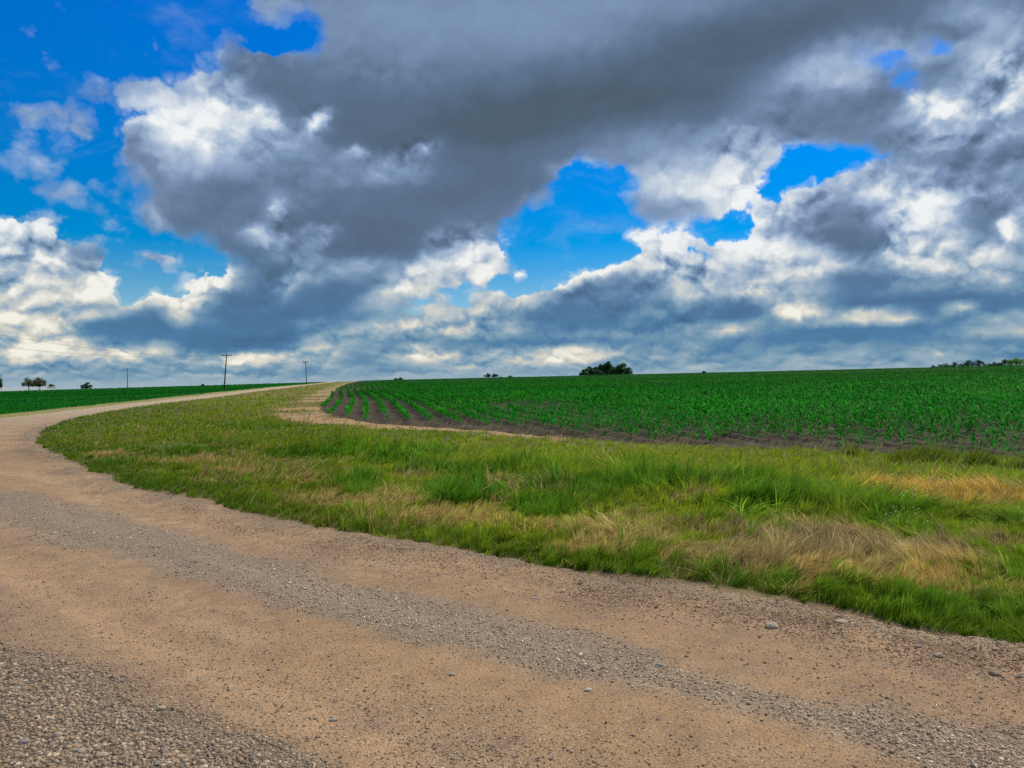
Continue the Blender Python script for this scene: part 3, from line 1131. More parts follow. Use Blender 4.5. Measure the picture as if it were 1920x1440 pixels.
def verge_grass():
    for part_i, (n, t0, t1) in enumerate(((620000, 4.2, 16), (170000, 16, 60), (60000, 60, 300))):
        x, y = spread(n, t0, t1, .86, 100 + part_i)
        if part_i == 0:
            # keep clear of the near road early on, to save work
            keep = inside(x, y, INNER)
            x, y = x[keep], y[keep]
        # most blades stand in tufts, with gaps between them
        cs = (.17, .32, .9)[part_i] * (1 + .35 * (vnoise(x, y, 230) - .5) * 0)
        ix, iy = np.floor(x / cs), np.floor(y / cs)
        k1, k2, k3, k4 = (hash2(ix, iy, q) for q in (231, 232, 233, 234))
        tf = np.where(rng.random(len(x)) < .52, .50, .0)
        x = x * (1 - tf) + (ix + k1) * cs * tf
        y = y * (1 - tf) + (iy + k2) * cs * tf
        intuft = tf > 0
        z, sd, dF, fld, dL, lft = ground_z(x, y)
        okv = ((sd > 0.02) | ((sd > -.5) & (fbm(x, y, .35, 3, 240) > .13 - sd * .35) & (rng.random(len(x)) < .7))) & ~fld & ~lft
        strip = (~okv) & lft & (dL < 3.0)
        sel = okv | (strip & (part_i > 0))
        x, y, z, sd, dF, dL, lft, k3, k4, intuft = [a[sel] for a in (x, y, z, sd, dF, dL, lft, k3, k4, intuft)]
        px, py = to_px(x, y)
        pw = patch_weights(px, py, x, y)
        n_ = len(x)
        r1, r2, r3 = rng.random(n_), rng.random(n_), rng.random(n_)
        clump = fbm(x, y, .55, 3, 201)
        big = fbm(x, y, 2.6, 3, 202)
        tall = smooth((tall_line(px) - py) / 10 + .5 + big * 1.5)
        tall = np.where(px < 350, tall * np.clip((px - 60) / 500, 0, 1), tall)
        h = 0.11 + 0.11 * clump + 0.03 * big
        h = h * (1 - tall) + tall * (0.175 + 0.13 * clump + .08 * big)
        h = h * np.where(px < 1080, np.clip(.35 + dF / 7, 0, 1), np.clip(.35 + dF / 5, 0, 1))
        h = np.where(px < 560, np.minimum(h, 0.16), h)
        h = h * (1 + .5 * pw['g'] * (1 + clump)) * (1 - .45 * pw['s'])
        h += .05 * pw['t'] + .04 * pw['b']
        edge = np.exp(-((sd - .22) / .22) ** 2)
        h = h * (1 - .2 * edge) + .03 * edge
        h *= np.clip(.6 + sd / .2, .25, 1)
        ds = dead_strip(dF, x, y, px) * (~lft)
        h = h * (1 - .55 * ds)
        h = np.clip(h, .03, 1) * (.58 + .64 * r1) * np.where(intuft, .75 + .65 * k3, .85)
        c = np.zeros((n_, 3)) + np.array((.150, .255, .016))
        c = mixc(c, (.240, .315, .020), smooth(big * 2 + .4))
        c = mixc(c, (.075, .230, .014), smooth(clump * 2.4 + .1) * .7)
        c = mixc(c, (.270, .370, .020), tall * .55 * smooth(.8 + big))
        # share of dead blades
        dry = np.clip(.10 + .75 * pw['t'] + .55 * pw['b'] + .8 * pw['o'] - .3 * pw['g'] - .15 * edge + .06 + .35 * fbm(x, y, .9, 3, 205), 0, .9)
        c = mixc(c, KCOL['y'], pw['y'] * .8)
        c = mixc(c, KCOL['g'], pw['g'] * .85)
        c = mixc(c, (.105, .215, .016), edge * .6)
        # straw-coloured band a little in from the road
        straw = smooth((sd - .30) / .35) * smooth((2.6 + .6 * clump - sd) / 1.2) * smooth(.75 + 2.0 * fbm(x, y, 1.4, 3, 206)) * (px > 330)
        dry = np.clip(dry + .22 * straw * (1 - pw['g']), 0, .92)
        isdry = r2 * .55 + k4 * .45 < dry
        dc = np.zeros((n_, 3)) + np.array((.52, .40, .14))
        dc = mixc(dc, KCOL['b'], pw['b'] * .9)
        dc = mixc(dc, KCOL['o'], pw['o'] * .9)
        dc = mixc(dc, (.66, .52, .22), (r3 > .75) * .7)
        c = np.where(isdry[:, None], dc, c)
        deadc = np.zeros((n_, 3)) + np.array((.58, .39, .21))
        deadc = mixc(deadc, (.46, .24, .11), smooth(fbm(x, y, 5, 3, 208) * 2 + .3) * (px < 650))
        c = np.where((r3 < ds * .8)[:, None], deadc, c)
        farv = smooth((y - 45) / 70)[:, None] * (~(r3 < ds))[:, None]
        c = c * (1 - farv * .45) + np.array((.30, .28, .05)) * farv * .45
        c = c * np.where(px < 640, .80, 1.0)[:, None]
        c = c * (.72 + .56 * rng.random(n_))[:, None] * np.where(intuft, .68 + .64 * k4, .9)[:, None]
        wmul = np.clip(y / 9.0, .55, 40)
        w = (0.0068 + .0055 * rng.random(n_)) * wmul * (1 + .5 * pw['g'])
        coarse = rng.random(n_) < .05
        w = w * np.where(coarse, 2.3, 1)
        h = h * np.where(coarse, 1.25, 1)
        w = np.minimum(w, h * 1.2 + .02)
        # wind pushes the grass to the right; tufts lean together
        ld = 0.2 + 3.2 * fbm(x, y, .8, 2, 211) + rng.normal(0, .5, n_) + (k3 - .5) * 2.0
        lean = np.abs(rng.normal(.55 + .9 * fbm(x, y, .5, 2, 212), .35, n_)) + .2 * isdry
        tip = c * 1.15 + np.array((.03, .02, .0))
        segs = (3, 2, 2)[part_i]
        nm = 'verge_grass'
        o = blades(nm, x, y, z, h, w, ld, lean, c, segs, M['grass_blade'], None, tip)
        if part_i == 0:
            root = o
        objs.append(o)
    # one object: join the distance bands
    join(objs)
    tag(objs[0], 'rough roadside grass, part green and part dry, between the road and the field', 'grass', None, 'stuff')
    del objs[:]


objs = []


def join(lst):
    with bpy.context.temp_override(active_object=lst[0], selected_editable_objects=lst, selected_objects=lst):
        bpy.ops.object.join()


def seed_heads():
    """pale seed heads and small white flowers standing above the grass"""
    x, y = spread(30000, 5, 40, .8, 300)
    z, sd, dF, fld, dL, lft = ground_z(x, y)
    px, py = to_px(x, y)
    tall = (tall_line(px) - py) > 4
    flower = (fbm(x, y, 2.5, 3, 301) > .05) & (((px > 1450) & (py > 950) & (py < 1080)) | ((px < 640) & (py < 870)))
    ok = (sd > .3) & ~fld & ~lft & ((tall & (px > 560)) | flower)
    x, y, z, px, py, tall, flower = [a[ok] for a in (x, y, z, px, py, tall, flower)]
    n_ = len(x)
    pick = rng.random(n_) < np.where(flower, .28, .5)
    x, y, z, px, tall, flower = [a[pick] for a in (x, y, z, px, tall, flower)]
    n_ = len(x)
    h = np.where(tall & (px > 560), rng.uniform(.26, .40, n_), rng.uniform(.14, .24, n_))
    c = np.where(flower[:, None], np.array((.10, .14, .03)), np.array((.20, .19, .05)))
    tip = np.where(flower[:, None], np.array((.60, .60, .32)), np.array((.50, .50, .18)))
    o = blades('seed_stalks', x, y, z, h, np.full(n_, .007) * np.clip(y / 9, .8, 4), .3 + rng.normal(0, .5, n_), np.full(n_, .4) + .2 * rng.random(n_), c, 3, M['grass_blade'], None, tip)
    # flower heads: little four-sided discs
    f = flower
    fx, fy, fz, fh = x[f] + .05, y[f], z[f] + h[f] * .85, rng.uniform(.004, .010, f.sum()) * np.clip(y[f] / 10, .8, 3)
    m = len(fx)
    q = np.zeros((m, 5, 3))
    q[:, 0] = np.stack([fx, fy, fz + fh * .5], -1)
    for k in range(4):
        a = k * np.pi / 2 + rng.uniform(0, 1, m)
        q[:, k + 1] = np.stack([fx + np.cos(a) * fh, fy + np.sin(a) * fh, fz + rng.uniform(-.003, .003, m)], -1)
    pat = np.array([0, 1, 2, 0, 2, 3, 0, 3, 4, 0, 4, 1])
    fl = (pat[None, :] + (np.arange(m) * 5)[:, None]).reshape(-1)
    o2 = np_mesh('small_flowers', q.reshape(-1, 3), fl, np.full(4 * m, 3), M['grass_blade'], np.repeat(np.where((px[f] < 640)[:, None], np.array((.62, .64, .34)), np.array((.8, .8, .66))), 5, 0))
    tag(o, 'pale seed stalks rising above the tall grass', 'seed stalks', None, 'stuff')
    tag(o2, 'tiny white wildflowers scattered through the grass', 'wildflowers', None, 'stuff')


# ------------------------------------------------------------------ the crop
def leaf_strips(name, px0, py0, pz0, ang, L, w, up, droop, col, mat, segs=3):
    """arching leaves: rise from the stalk, bend over and hang"""
    n = len(px0)
    k = segs + 1
    t = np.linspace(0, 1, k)[None, :]
    hx = L[:, None] * t * np.cos(up)[:, None]
    hz = L[:, None] * (t * np.sin(up)[:, None] - droop[:, None] * t ** 2)
    x = px0[:, None] + hx * np.cos(ang)[:, None]
    y = py0[:, None] + hx * np.sin(ang)[:, None]
    z = pz0[:, None] + hz
    prof = np.interp(t, [0, .3, .7, 1], [.45, 1, .75, .05]) * w[:, None] * .5
    sx, sy = -np.sin(ang)[:, None] * prof, np.cos(ang)[:, None] * prof
    V = np.empty((n, k, 2, 3))
    V[:, :, 0] = np.stack([x - sx, y - sy, z], -1)
    V[:, :, 1] = np.stack([x + sx, y + sy, z + prof * .35], -1)
    pat = []
    for s in range(segs):
        pat += [2 * s, 2 * s + 1, 2 * s + 3, 2 * s + 2]
    fl = (np.array(pat)[None, :] + (np.arange(n) * 2 * k)[:, None]).reshape(-1)
    tt = np.repeat(col[:, None, :], 2 * k, 1).reshape(-1, 3)
    return np_mesh(name, V.reshape(-1, 3), fl, np.full(n * segs, 4), mat, tt, None, True)


def crop():
    nrm = np.array([ROWDIR[1], -ROWDIR[0]])
    bands = ((10, 34, .135, 7, 1.0, 3), (34, 75, .20, 7, 1.9, 2), (75, 150, .55, 5, 2.8, 2), (150, 330, 1.5, 5, 5.5, 1))
    for (t0, t1, step, nl, fat, segs) in bands:
        # rows as lines of constant row_coord
        c0 = -t1 * 1.0
        c1 = t1 * 1.2
        rows = np.arange(math.floor(c0 / ROW), math.ceil(c1 / ROW)) * ROW
        along = np.arange(t0 * .5, t1 * 1.6, step)
        rr, aa = np.meshgrid(rows, along, indexing='ij')
        rr, aa = rr.ravel(), aa.ravel()
        aa = aa + rng.uniform(-.35, .35, len(aa)) * step
        x = rr * nrm[0] + aa * ROWDIR[0]
        y = rr * nrm[1] + aa * ROWDIR[1]
        bend = 0.5 * np.sin(x * 0.045 + y * 0.021) + 0.25 * np.sin(y * 0.09)
        x, y = x - bend * nrm[0], y - bend * nrm[1]
        ok = (y > t0) & (y <= t1) & (np.abs(x) < y * (1.5 if t0 < 40 else 1.15))
        x, y = x[ok], y[ok]
        ok = inside(x, y, FIELD)
        x, y = x[ok], y[ok]
        dF = seg_dist(x, y, FE)
        px, py = to_px(x, y)
        # plants thin out to bare soil at the edge, and in a few poor spots
        bare = np.interp(px, [600, 700, 900, 1100, 1400, 1700, 2000], [.1, 1.3, 1.7, 1.0, .4, .1, .0])
        bare = np.where((px < 640) & (y > 50), .3, bare)
        poor = np.maximum.reduce([smooth(1.3 - np.hypot((px - a) / b, (py - c) / d) + fbm(x, y, 3, 3, 401)) for a, b, c, d in
                                  ((1000, 75, 766, 5), (940, 40, 768, 3), (1330, 50, 749, 2.5), (640, 60, 752, 3.5), (700, 60, 756, 3), (1650, 260, 729, 1.6), (760, 40, 770, 3))])
        keepp = smooth((dF - bare) / 2.2 + .45 + fbm(x, y, 2.5, 3, 402) * 1.2) * (1 - poor) * .93
        ok = rng.random(len(x)) < np.maximum(keepp, .03 * (dF > .5))
        x, y, dF, keepp = x[ok], y[ok], dF[ok], keepp[ok]
        across = rng.normal(0, .03, len(x))
        x = x + nrm[0] * across
        y = y + nrm[1] * across
        z = base_z(x, y) + micro(x, y, np.full(len(x), 9.), np.ones(len(x), bool), np.ones(len(x), bool), np.zeros(len(x), bool))
        n = len(x)
        if n == 0:
            continue
        size = np.clip((.62 + .5 * rng.random(n)) * np.where(px[ok] < 760, 1.12, 1.0) * (.84 + .30 * smooth(dF / 9)) * (1 + .35 * fbm(x, y, 8, 3, 403)), .35, 1.5)
        ii = np.repeat(np.arange(n), nl)
        m = len(ii)
        k = np.tile(np.arange(nl), n)
        ang = rng.uniform(0, np.pi, n)[ii] + np.pi * (k % 2) + rng.normal(0, .4, m)
        up = rng.uniform(.5, 1.2, m)
        L = (.22 + .13 * rng.random(m)) * size[ii]
        if fat > 1.5:
            L = L * 1.1
        w = (.034 + .012 * rng.random(m)) * size[ii] * fat
        droop = rng.uniform(.2, .8, m)
        base_h = (.02 + .03 * k) * size[ii]
        jit = (fat > 2) * step * .45
        x0 = x[ii] + rng.uniform(-1, 1, m) * jit * ROWDIR[0] + rng.normal(0, .012, m) * fat
        y0 = y[ii] + rng.uniform(-1, 1, m) * jit * ROWDIR[1] + rng.normal(0, .012, m) * fat
        z0 = z[ii] + base_h
        c = np.zeros((n, 3)) + np.array((.010, .175, .007))
        c = mixc(c, (.022, .235, .010), smooth(fbm(x, y, 5, 3, 405) * 2 + .4))
        c = mixc(c, (.008, .190, .008), smooth(fbm(x * .25, y, 9, 3, 406) * 2.2 + .3) * .7)
        c = c[ii] * (.55 + 1.0 * rng.random(m) ** 1.5)[:, None]
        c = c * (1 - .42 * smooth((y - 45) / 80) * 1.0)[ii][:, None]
        c = c * (1 + .45 * fbm(x * .06, y, 7 + 0 * x, 2, 409))[ii][:, None]
        yel = (rng.random(m) < .008) & (t0 < 30)
        c[yel] = (.14, .16, .03)
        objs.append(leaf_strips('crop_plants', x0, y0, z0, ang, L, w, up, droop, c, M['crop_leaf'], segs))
    join(objs)
    tag(objs[0], 'young green maize in rows over dark soil in the right-hand field', 'crop', None, 'stuff')
    del objs[:]
    # field across the road: an even, dense stand
    for (n, t0, t1, hh, ww) in ((90000, 40, 110, .22, .06), (90000, 110, 330, .26, .16)):
        r_ = np.random.default_rng(500)
        x, y = spread(n, t0, t1, .95, 501)
        ok = inside(x, y, LEFT)
        x, y = x[ok], y[ok]
        dL = seg_dist(x, y, E2)
        ok = dL > 2.6 + .8 * fbm(x, y, 3, 3, 502)
        x, y = x[ok], y[ok]
        z = base_z(x, y) + 0.10 * fbm(x, y, 14, 3, 3)
        m = len(x)
        c = np.zeros((m, 3)) + np.array((.008, .135, .012))
        c = mixc(c, (.013, .175, .014), smooth(fbm(x * .3, y, 10, 3, 503) * 2 + .4))
        c = c * (.7 + .6 * rng.random(m))[:, None]
        h = hh * (.7 + .6 * rng.random(m))
        objs.append(blades('far_crop', x, y, z, h, np.full(m, ww) * np.clip(y / t0, 1, 3), rng.uniform(0, 6.3, m), np.abs(rng.normal(.3, .3, m)), c, 2, M['crop_leaf']))
    join(objs)
    tag(objs[0], 'dense dark green crop in the field across the road on the left', 'crop', None, 'stuff')
    del objs[:]


# ------------------------------------------------------------------ stones
def ico(sub):
    t = (1 + 5 ** .5) / 2
    v = [(-1, t, 0), (1, t, 0), (-1, -t, 0), (1, -t, 0), (0, -1, t), (0, 1, t), (0, -1, -t), (0, 1, -t), (t, 0, -1), (t, 0, 1), (-t, 0, -1), (-t, 0, 1)]
    v = [np.array(p) / np.linalg.norm(p) for p in v]
    f = [(0, 11, 5), (0, 5, 1), (0, 1, 7), (0, 7, 10), (0, 10, 11), (1, 5, 9), (5, 11, 4), (11, 10, 2), (10, 7, 6), (7, 1, 8),
         (3, 9, 4), (3, 4, 2), (3, 2, 6), (3, 6, 8), (3, 8, 9), (4, 9, 5), (2, 4, 11), (6, 2, 10), (8, 6, 7), (9, 8, 1)]
    for _ in range(sub):
        mid, nf = {}, []

        def m_(a, b):
            k = (min(a, b), max(a, b))
            if k not in mid:
                p = v[a] + v[b]
                v.append(p / np.linalg.norm(p))
                mid[k] = len(v) - 1
            return mid[k]
        for a, b, c in f:
            ab, bc, ca = m_(a, b), m_(b, c), m_(c, a)
            nf += [(a, ab, ca), (b, bc, ab), (c, ca, bc), (ab, bc, ca)]
        f = nf
    return np.array(v), np.array(f)


STONE_COL = np.array([(.44, .34, .24), (.34, .27, .20), (.54, .42, .29), (.25, .20, .16), (.64, .54, .41), (.42, .28, .18), (.36, .32, .27), (.17, .13, .11)])


def stones(name, x, y, z, r, sub, warm=None, pale=None):
    sink = .35
    V0, F0 = ico(sub)
    n = len(x)
    ax = r[:, None] * np.stack([rng.uniform(.8, 1.35, n), rng.uniform(.65, 1.1, n), rng.uniform(.38, .75, n)], -1)
    P = V0[None, :, :] * (1 + rng.normal(0, (.12, .15, .10)[min(sub, 2)], (n, len(V0), 1))) * ax[:, None, :]
    a = rng.uniform(0, 2 * np.pi, n)[:, None]
    b = rng.normal(0, .25, n)[:, None]
    X, Y, Z = P[..., 0], P[..., 1], P[..., 2]
    X, Z = X * np.cos(b) - Z * np.sin(b), X * np.sin(b) + Z * np.cos(b)
    X, Y = X * np.cos(a) - Y * np.sin(a), X * np.sin(a) + Y * np.cos(a)
    V = np.stack([X + x[:, None], Y + y[:, None], Z + (z + r * .5 * (1 - sink * 1.6))[:, None]], -1)
    nv = len(V0)
    fl = (F0.reshape(-1)[None, :] + (np.arange(n) * nv)[:, None]).reshape(-1)
    ci = rng.choice(len(STONE_COL), n, p=[.22, .2, .14, .1, .08, .12, .09, .05])
    c = STONE_COL[ci] * (.36 + .46 * rng.random(n))[:, None] * np.array((1.0, .97, .94))
    if pale is not None:
        c = c * (1 + .45 * pale[:, None])
    if warm is not None:
        c = c * (1 + warm[:, None] * np.array((.10, -.08, -.26)))
    return np_mesh(name, V.reshape(-1, 3), fl, np.full(n * len(F0), 3), M['stone'], np.repeat(c, nv, 0), None, True)


def gravel():
    # loose stones: thick in the windrows and in the near corner, thin on the packed wheel tracks
    x, y = spread(1100000, 2.3, 26, .80, 600)
    ok = ~inside(x, y, INNER)
    x, y = x[ok], y[ok]
    z, sd, dF, fld, dL, lft = ground_z(x, y)
    f2 = fbm(x, y, .6, 4, 72)
    w1 = np.interp(np.hypot(x, y), [3, 8, 30], [.34, .50, .7])
    dB1 = seg_dist(x, y, BAND1)
    b1 = smooth(1.25 - dB1 / w1 + fbm(x, y, 1.3, 4, 81) * .9 + f2 * .5)
    dB2 = seg_dist(x, y, BAND2)
    b2 = smooth(2.1 - dB2 / .36 + fbm(x, y, .6, 4, 82) * .7)
    lip = np.exp(-((-sd - .30) / .42) ** 2) * (f2 + .6)
    p = .045 + .30 * b1 + .85 * b2 + .42 * lip + .06 * smooth(f2 * 3 - .3)
    p = p * np.clip(.35 + 1.3 * smooth(.5 + 2.0 * fbm(dB1 * 2.2, x * .3, 1.0, 4, 605)) , .3, 1.6)
    ok = (rng.random(len(x)) < p) & (sd < .1)
    x, y, z, b1, b2, lip = [a[ok] for a in (x, y, z, b1, b2, lip)]
    n = len(x)
    r = .0026 + .0034 * rng.random(n) ** 2 + (.005 * rng.random(n) ** 4) + .018 * b2 * rng.random(n) ** 8
    r = r * np.interp(y, [2, 6, 26], [.95, 1.3, 2.6])
    r = np.where(b2 > .4, r * .56, r)
    r = np.where((b1 < .3) & (b2 < .3) & (rng.random(n) < .8), r * .62, r)
    print('STONES', n)
    big = (r / y) > .0042
    objs.append(stones('loose_gravel', x[~big], y[~big], z[~big], r[~big], 0, np.clip(lip, 0, 1)[~big], b1[~big]))
    objs.append(stones('loose_gravel', x[big], y[big], z[big], r[big], 1, np.clip(lip, 0, 1)[big], b1[big]))
    join(objs)
    tag(objs[0], 'loose grey and tan gravel lying on the road', 'gravel', None, 'stuff')
    del objs[:]


ROCKS = [  # x, y, width in px of the photograph, colour, flatness, label
    (1447, 1178, 26, (.52, .47, .38), .8, 'biggest pale rounded rock at the road edge, with dark specks'),
    (1484, 1188, 11, (.36, .31, .26), .45, 'small flat grey stone just right of the big pale rock'),
    (1556, 1183, 13, (.28, .23, .19), .6, 'brown stone at the grass foot, left of the flat slab'),
    (1577, 1181, 26, (.46, .37, .27), .35, 'long flat tan slab at the foot of the grass'),
    (1645, 1187, 10, (.47, .40, .31), .8, 'little upright tan stone touching the grass edge'),
    (1760, 1236, 20, (.42, .33, .26), .7, 'pinkish angular rock alone on the road shoulder'),
    (1866, 1266, 22, (.30, .22, .17), .6, 'brown pointed rock low on the shoulder near the right side'),
    (1910, 1271, 15, (.24, .19, .16), .55, 'dark flattish rock at the right border of the photo'),
    (1873, 1216, 12, (.45, .40, .31), 1.2, 'upright whitish stone half hidden in the grass edge'),
    (1866, 1232, 12, (.42, .35, .28), .6, 'rounded tan stone below the upright whitish stone'),
    (1820, 1202, 14, (.33, .26, .21), .5, 'half buried brown stone under the overhanging grass'),
    (1722, 1220, 14, (.38, .31, .25), .5, 'grey tan stone in the crumbly soil left of the pinkish rock'),
    (625, 1355, 17, (.38, .36, .33), .5, 'grey oval pebble on the packed track in the lower middle'),
    (592, 1352, 10, (.34, .32, .29), .6, 'small grey pebble left of the grey oval pebble'),
    (848, 1274, 14, (.40, .35, .28), .6, 'tan pebble on the track in front of the gravel windrow'),
    (1238, 1263, 17, (.36, .34, .32), .55, 'smooth grey pebble lying in the gravel windrow'),
    (1103, 1308, 16, (.58, .55, .50), .6, 'palest rounded pebble low in the windrow'),
    (303, 1338, 18, (.47, .42, .34), .7, 'pale egg shaped stone on the rim of the corner gravel'),
    (1000, 1125, 16, (.30, .30, .31), .15, 'thin bluish stone chip pressed into the packed road'),
    (757, 1056, 15, (.28, .28, .29), .15, 'thin bluish grey flake near the grass in the middle'),
    (108, 1392, 24, (.44, .36, .31), .7, 'pinkish grey oval stone among the large corner gravel'),
    (46, 1402, 22, (.33, .28, .27), .6, 'purple grey flat stone near the lower left corner'),
    (192, 1430, 30, (.50, .38, .26), .4, 'broad orange tan stone at the bottom edge'),
    (30, 1302, 18, (.36, .34, .30), .6, 'grey wedge stone in the corner gravel by the left border'),
]


def rocks():
    for i, (px, py, wpx, col, flat, label) in enumerate(ROCKS):
        x, y = G(px, py)
        z, *_ = ground_z([x], [y])
        z = float(z[0])
        r = wpx / 2 * y / F * .88
        V0, F0 = ico(3)
        r_ = np.random.default_rng(900 + i)
        off = r_.uniform(0, 50, 3)
        d = 1 + .34 * fbm(V0[:, 0] + off[0], V0[:, 1] + V0[:, 2] * 1.3 + off[1], 1.1, 3, i) + .10 * fbm(V0[:, 0] * 2 + off[2], V0[:, 2] * 2 + V0[:, 1], .6, 3, i + 9)
        # a few flattened faces, as on broken stone
        P = V0 * d[:, None]
        for k in range(5):
            nrm = r_.normal(0, 1, 3)
            nrm /= np.linalg.norm(nrm)
            lim = r_.uniform(.72, .95)
            s = P @ nrm
            P = P - np.outer(np.maximum(s - lim, 0) * .85, nrm)
        P = P * np.array([1.05, r_.uniform(.6, .9), flat * .8]) * r
        P[:, 2] += r * flat * .42
        sp = fbm(V0[:, 0] * 3 + off[0], V0[:, 2] * 3 + V0[:, 1] * 2, .5, 3, 3 + i)
        tint = np.array(col)[None, :] * .66 * (1 + .5 * sp)[:, None]
        me = np_mesh('rock', P, F0.reshape(-1), np.full(len(F0), 3), M['stone'], tint)
        me.location = (x, y, z)
        tag(me, label, 'rock', 'single rocks on the gravel road and its edge')


# ------------------------------------------------------------------ weeds that stand out as single clumps
WEEDS = [  # x, y of the foot; width, height in px; blades; blade width m; colour; lean; label
    (855, 955, 120, 62, 1500, .012, (0.072, 0.185, 0.010), .5, 'big dark green bushy weed clump in the middle of the verge'),
    (1010, 985, 90, 42, 700, .010, (0.105, 0.221, 0.010), .6, 'low leafy green tuft right of the big bushy clump'),
    (1410, 985, 110, 62, 70, .022, (0.169, 0.335, 0.025), 1.2, 'clump of broad arching bright green blades'),
    (1815, 1095, 86, 56, 900, .007, (0.118, 0.212, 0.009), .7, 'round dark green tuft alone in the dry grass on the right'),
    (1745, 880, 190, 44, 1500, .016, (0.118, 0.168, 0.010), .5, 'long dark weed thicket at the field edge'),
    (1830, 886, 70, 40, 600, .016, (0.105, 0.159, 0.009), .5, 'dark rounded weed clump right of the long thicket'),
    (1905, 890, 60, 34, 500, .014, (0.092, 0.150, 0.009), .5, 'dark weed clump at the right border by the field'),
    (645, 846, 90, 24, 600, .020, (0.092, 0.176, 0.010), .5, 'wide dark tuft above the bare patch on the left verge'),
    (656, 938, 34, 44, 130, .010, (0.143, 0.265, 0.021), .5, 'slim tuft of upright grass blades left of the bushy clump'),
    (1250, 925, 60, 36, 300, .012, (0.118, 0.247, 0.014), .6, 'bright green tuft on the front of the tall grass'),
    (1690, 1015, 70, 46, 260, .010, (0.143, 0.282, 0.017), .6, 'upright green tuft in front of the golden patch'),
    (350, 890, 44, 24, 300, .010, (0.105, 0.194, 0.010), .5, 'small round dark tuft on the mown left verge'),
    (1453, 1112, 60, 34, 120, .010, (0.169, 0.265, 0.025), .8, 'tuft of pale wide blades hanging over the road edge'),
    (1590, 868, 60, 30, 380, .014, (0.143, 0.185, 0.010), .5, 'small dark tuft at the field edge left of the thicket'),
]


def weeds():
    for px, py, wpx, hpx, n, bw, col, lean, label in WEEDS:
        x0, y0 = G(px, py)
        rx = wpx / 2 * y0 / F
        H = hpx * y0 / F * 1.15
        a = rng.uniform(0, 2 * np.pi, n)
        q = np.sqrt(rng.random(n)) * .8
        dx, dy = np.cos(a) * q * rx, np.sin(a) * q * rx * .55
        z, *_ = ground_z(x0 + dx, y0 + dy)
        zc, *_ = ground_z([x0], [y0])
        sub = rng.integers(0, 7, n)
        sa, sq = rng.uniform(0, 2 * np.pi, 7), rng.uniform(.1, .95, 7)
        sx, sy = np.cos(sa) * sq * rx, np.sin(sa) * sq * rx * .6
        dx, dy = sx[sub] + dx * .42, sy[sub] + dy * .5
        z, *_ = ground_z(x0 + dx, y0 + dy)
        hs = rng.uniform(.45, 1.1, 7)
        h = H * hs[sub] * (1 - .4 * q ** 2) * rng.uniform(.45, 1.15, n)
        c = np.array(col)[None, :] * (.55 + .9 * rng.random(n))[:, None] * rng.uniform(.75, 1.3, 7)[sub][:, None]
        ld = np.where(rng.random(n) < .5, a, .3 + rng.normal(0, .8, n))
        o = blades('weed_clump', dx, dy, z - float(zc[0]), h, bw * rng.uniform(.7, 1.3, n) * max(1, y0 / 12), ld,
                   np.abs(rng.normal(lean, .3, n)), c, 4, M['grass_blade'], None, c * 1.25)
        o.location = (x0, y0, float(zc[0]))
        tag(o, label, 'weed clump', 'weed clumps standing out from the roadside grass')


verge_grass()
seed_heads()
crop()
gravel()
rocks()
weeds()


# ------------------------------------------------------------------ poles, wires, fence, trees
class MB:
    """collects prisms and tubes into one mesh"""
    def __init__(self):
        self.v, self.f = [], []

    def tube(self, pts, radii, n=10, cap=True):
        pts = [np.array(p, float) for p in pts]
        if not hasattr(radii, '__len__'):
            radii = [radii] * len(pts)
        b0 = len(self.v)
        for i, p in enumerate(pts):
            d = pts[min(i + 1, len(pts) - 1)] - pts[max(i - 1, 0)]
            d = d / (np.linalg.norm(d) + 1e-9)
            up = np.array((0, 0, 1.)) if abs(d[2]) < .9 else np.array((1., 0, 0))
            a = np.cross(d, up)
            a /= np.linalg.norm(a)
            b = np.cross(d, a)
            for k in range(n):
                t = 2 * np.pi * k / n
                self.v.append(tuple(p + radii[i] * (np.cos(t) * a + np.sin(t) * b)))
        for i in range(len(pts) - 1):
            for k in range(n):
                k2 = (k + 1) % n
                self.f.append((b0 + i * n + k, b0 + i * n + k2, b0 + (i + 1) * n + k2, b0 + (i + 1) * n + k))
        if cap:
            self.f.append(tuple(b0 + k for k in range(n))[::-1])
            self.f.append(tuple(b0 + (len(pts) - 1) * n + k for k in range(n)))
        return self

    def box(self, c, s, rz=0.0):
        b0 = len(self.v)
        cs, sn = math.cos(rz), math.sin(rz)
        for dz in (-.5, .5):
            for dx, dy in ((-.5, -.5), (.5, -.5), (.5, .5), (-.5, .5)):
                lx, ly = dx * s[0], dy * s[1]
                self.v.append((c[0] + lx * cs - ly * sn, c[1] + lx * sn + ly * cs, c[2] + dz * s[2]))
        for f in ((3, 2, 1, 0), (4, 5, 6, 7), (0, 1, 5, 4), (1, 2, 6, 5), (2, 3, 7, 6), (3, 0, 4, 7)):
            self.f.append(tuple(b0 + i for i in f))
        return self

    def build(self, name, mat, parent=None, smooth_=False):
        me = bpy.data.meshes.new(name)
        me.from_pydata(self.v, [], self.f)
        me.update()
        if smooth_:
            me.polygons.foreach_set('use_smooth', [True] * len(me.polygons))
        me.materials.append(mat)
        o = bpy.data.objects.new(name, me)
        scene.collection.objects.link(o)
        o.parent = parent
        return o


def empty(name, loc, rz=0.0):
    o = bpy.data.objects.new(name, None)
    o.empty_display_size = .3
    scene.collection.objects.link(o)
    o.location = loc
    o.rotation_euler = (0, 0, rz)
    return o


def zg(x, y):
    return float(base_z(np.array([x]), np.array([y]))[0])


def at(px, dist):
    x = (px - 960) / F * dist
    return x, dist


def height_to(ytop, dist):
    """world height seen at row ytop at a given distance"""
    return EYE + (720 - ytop) / F * dist


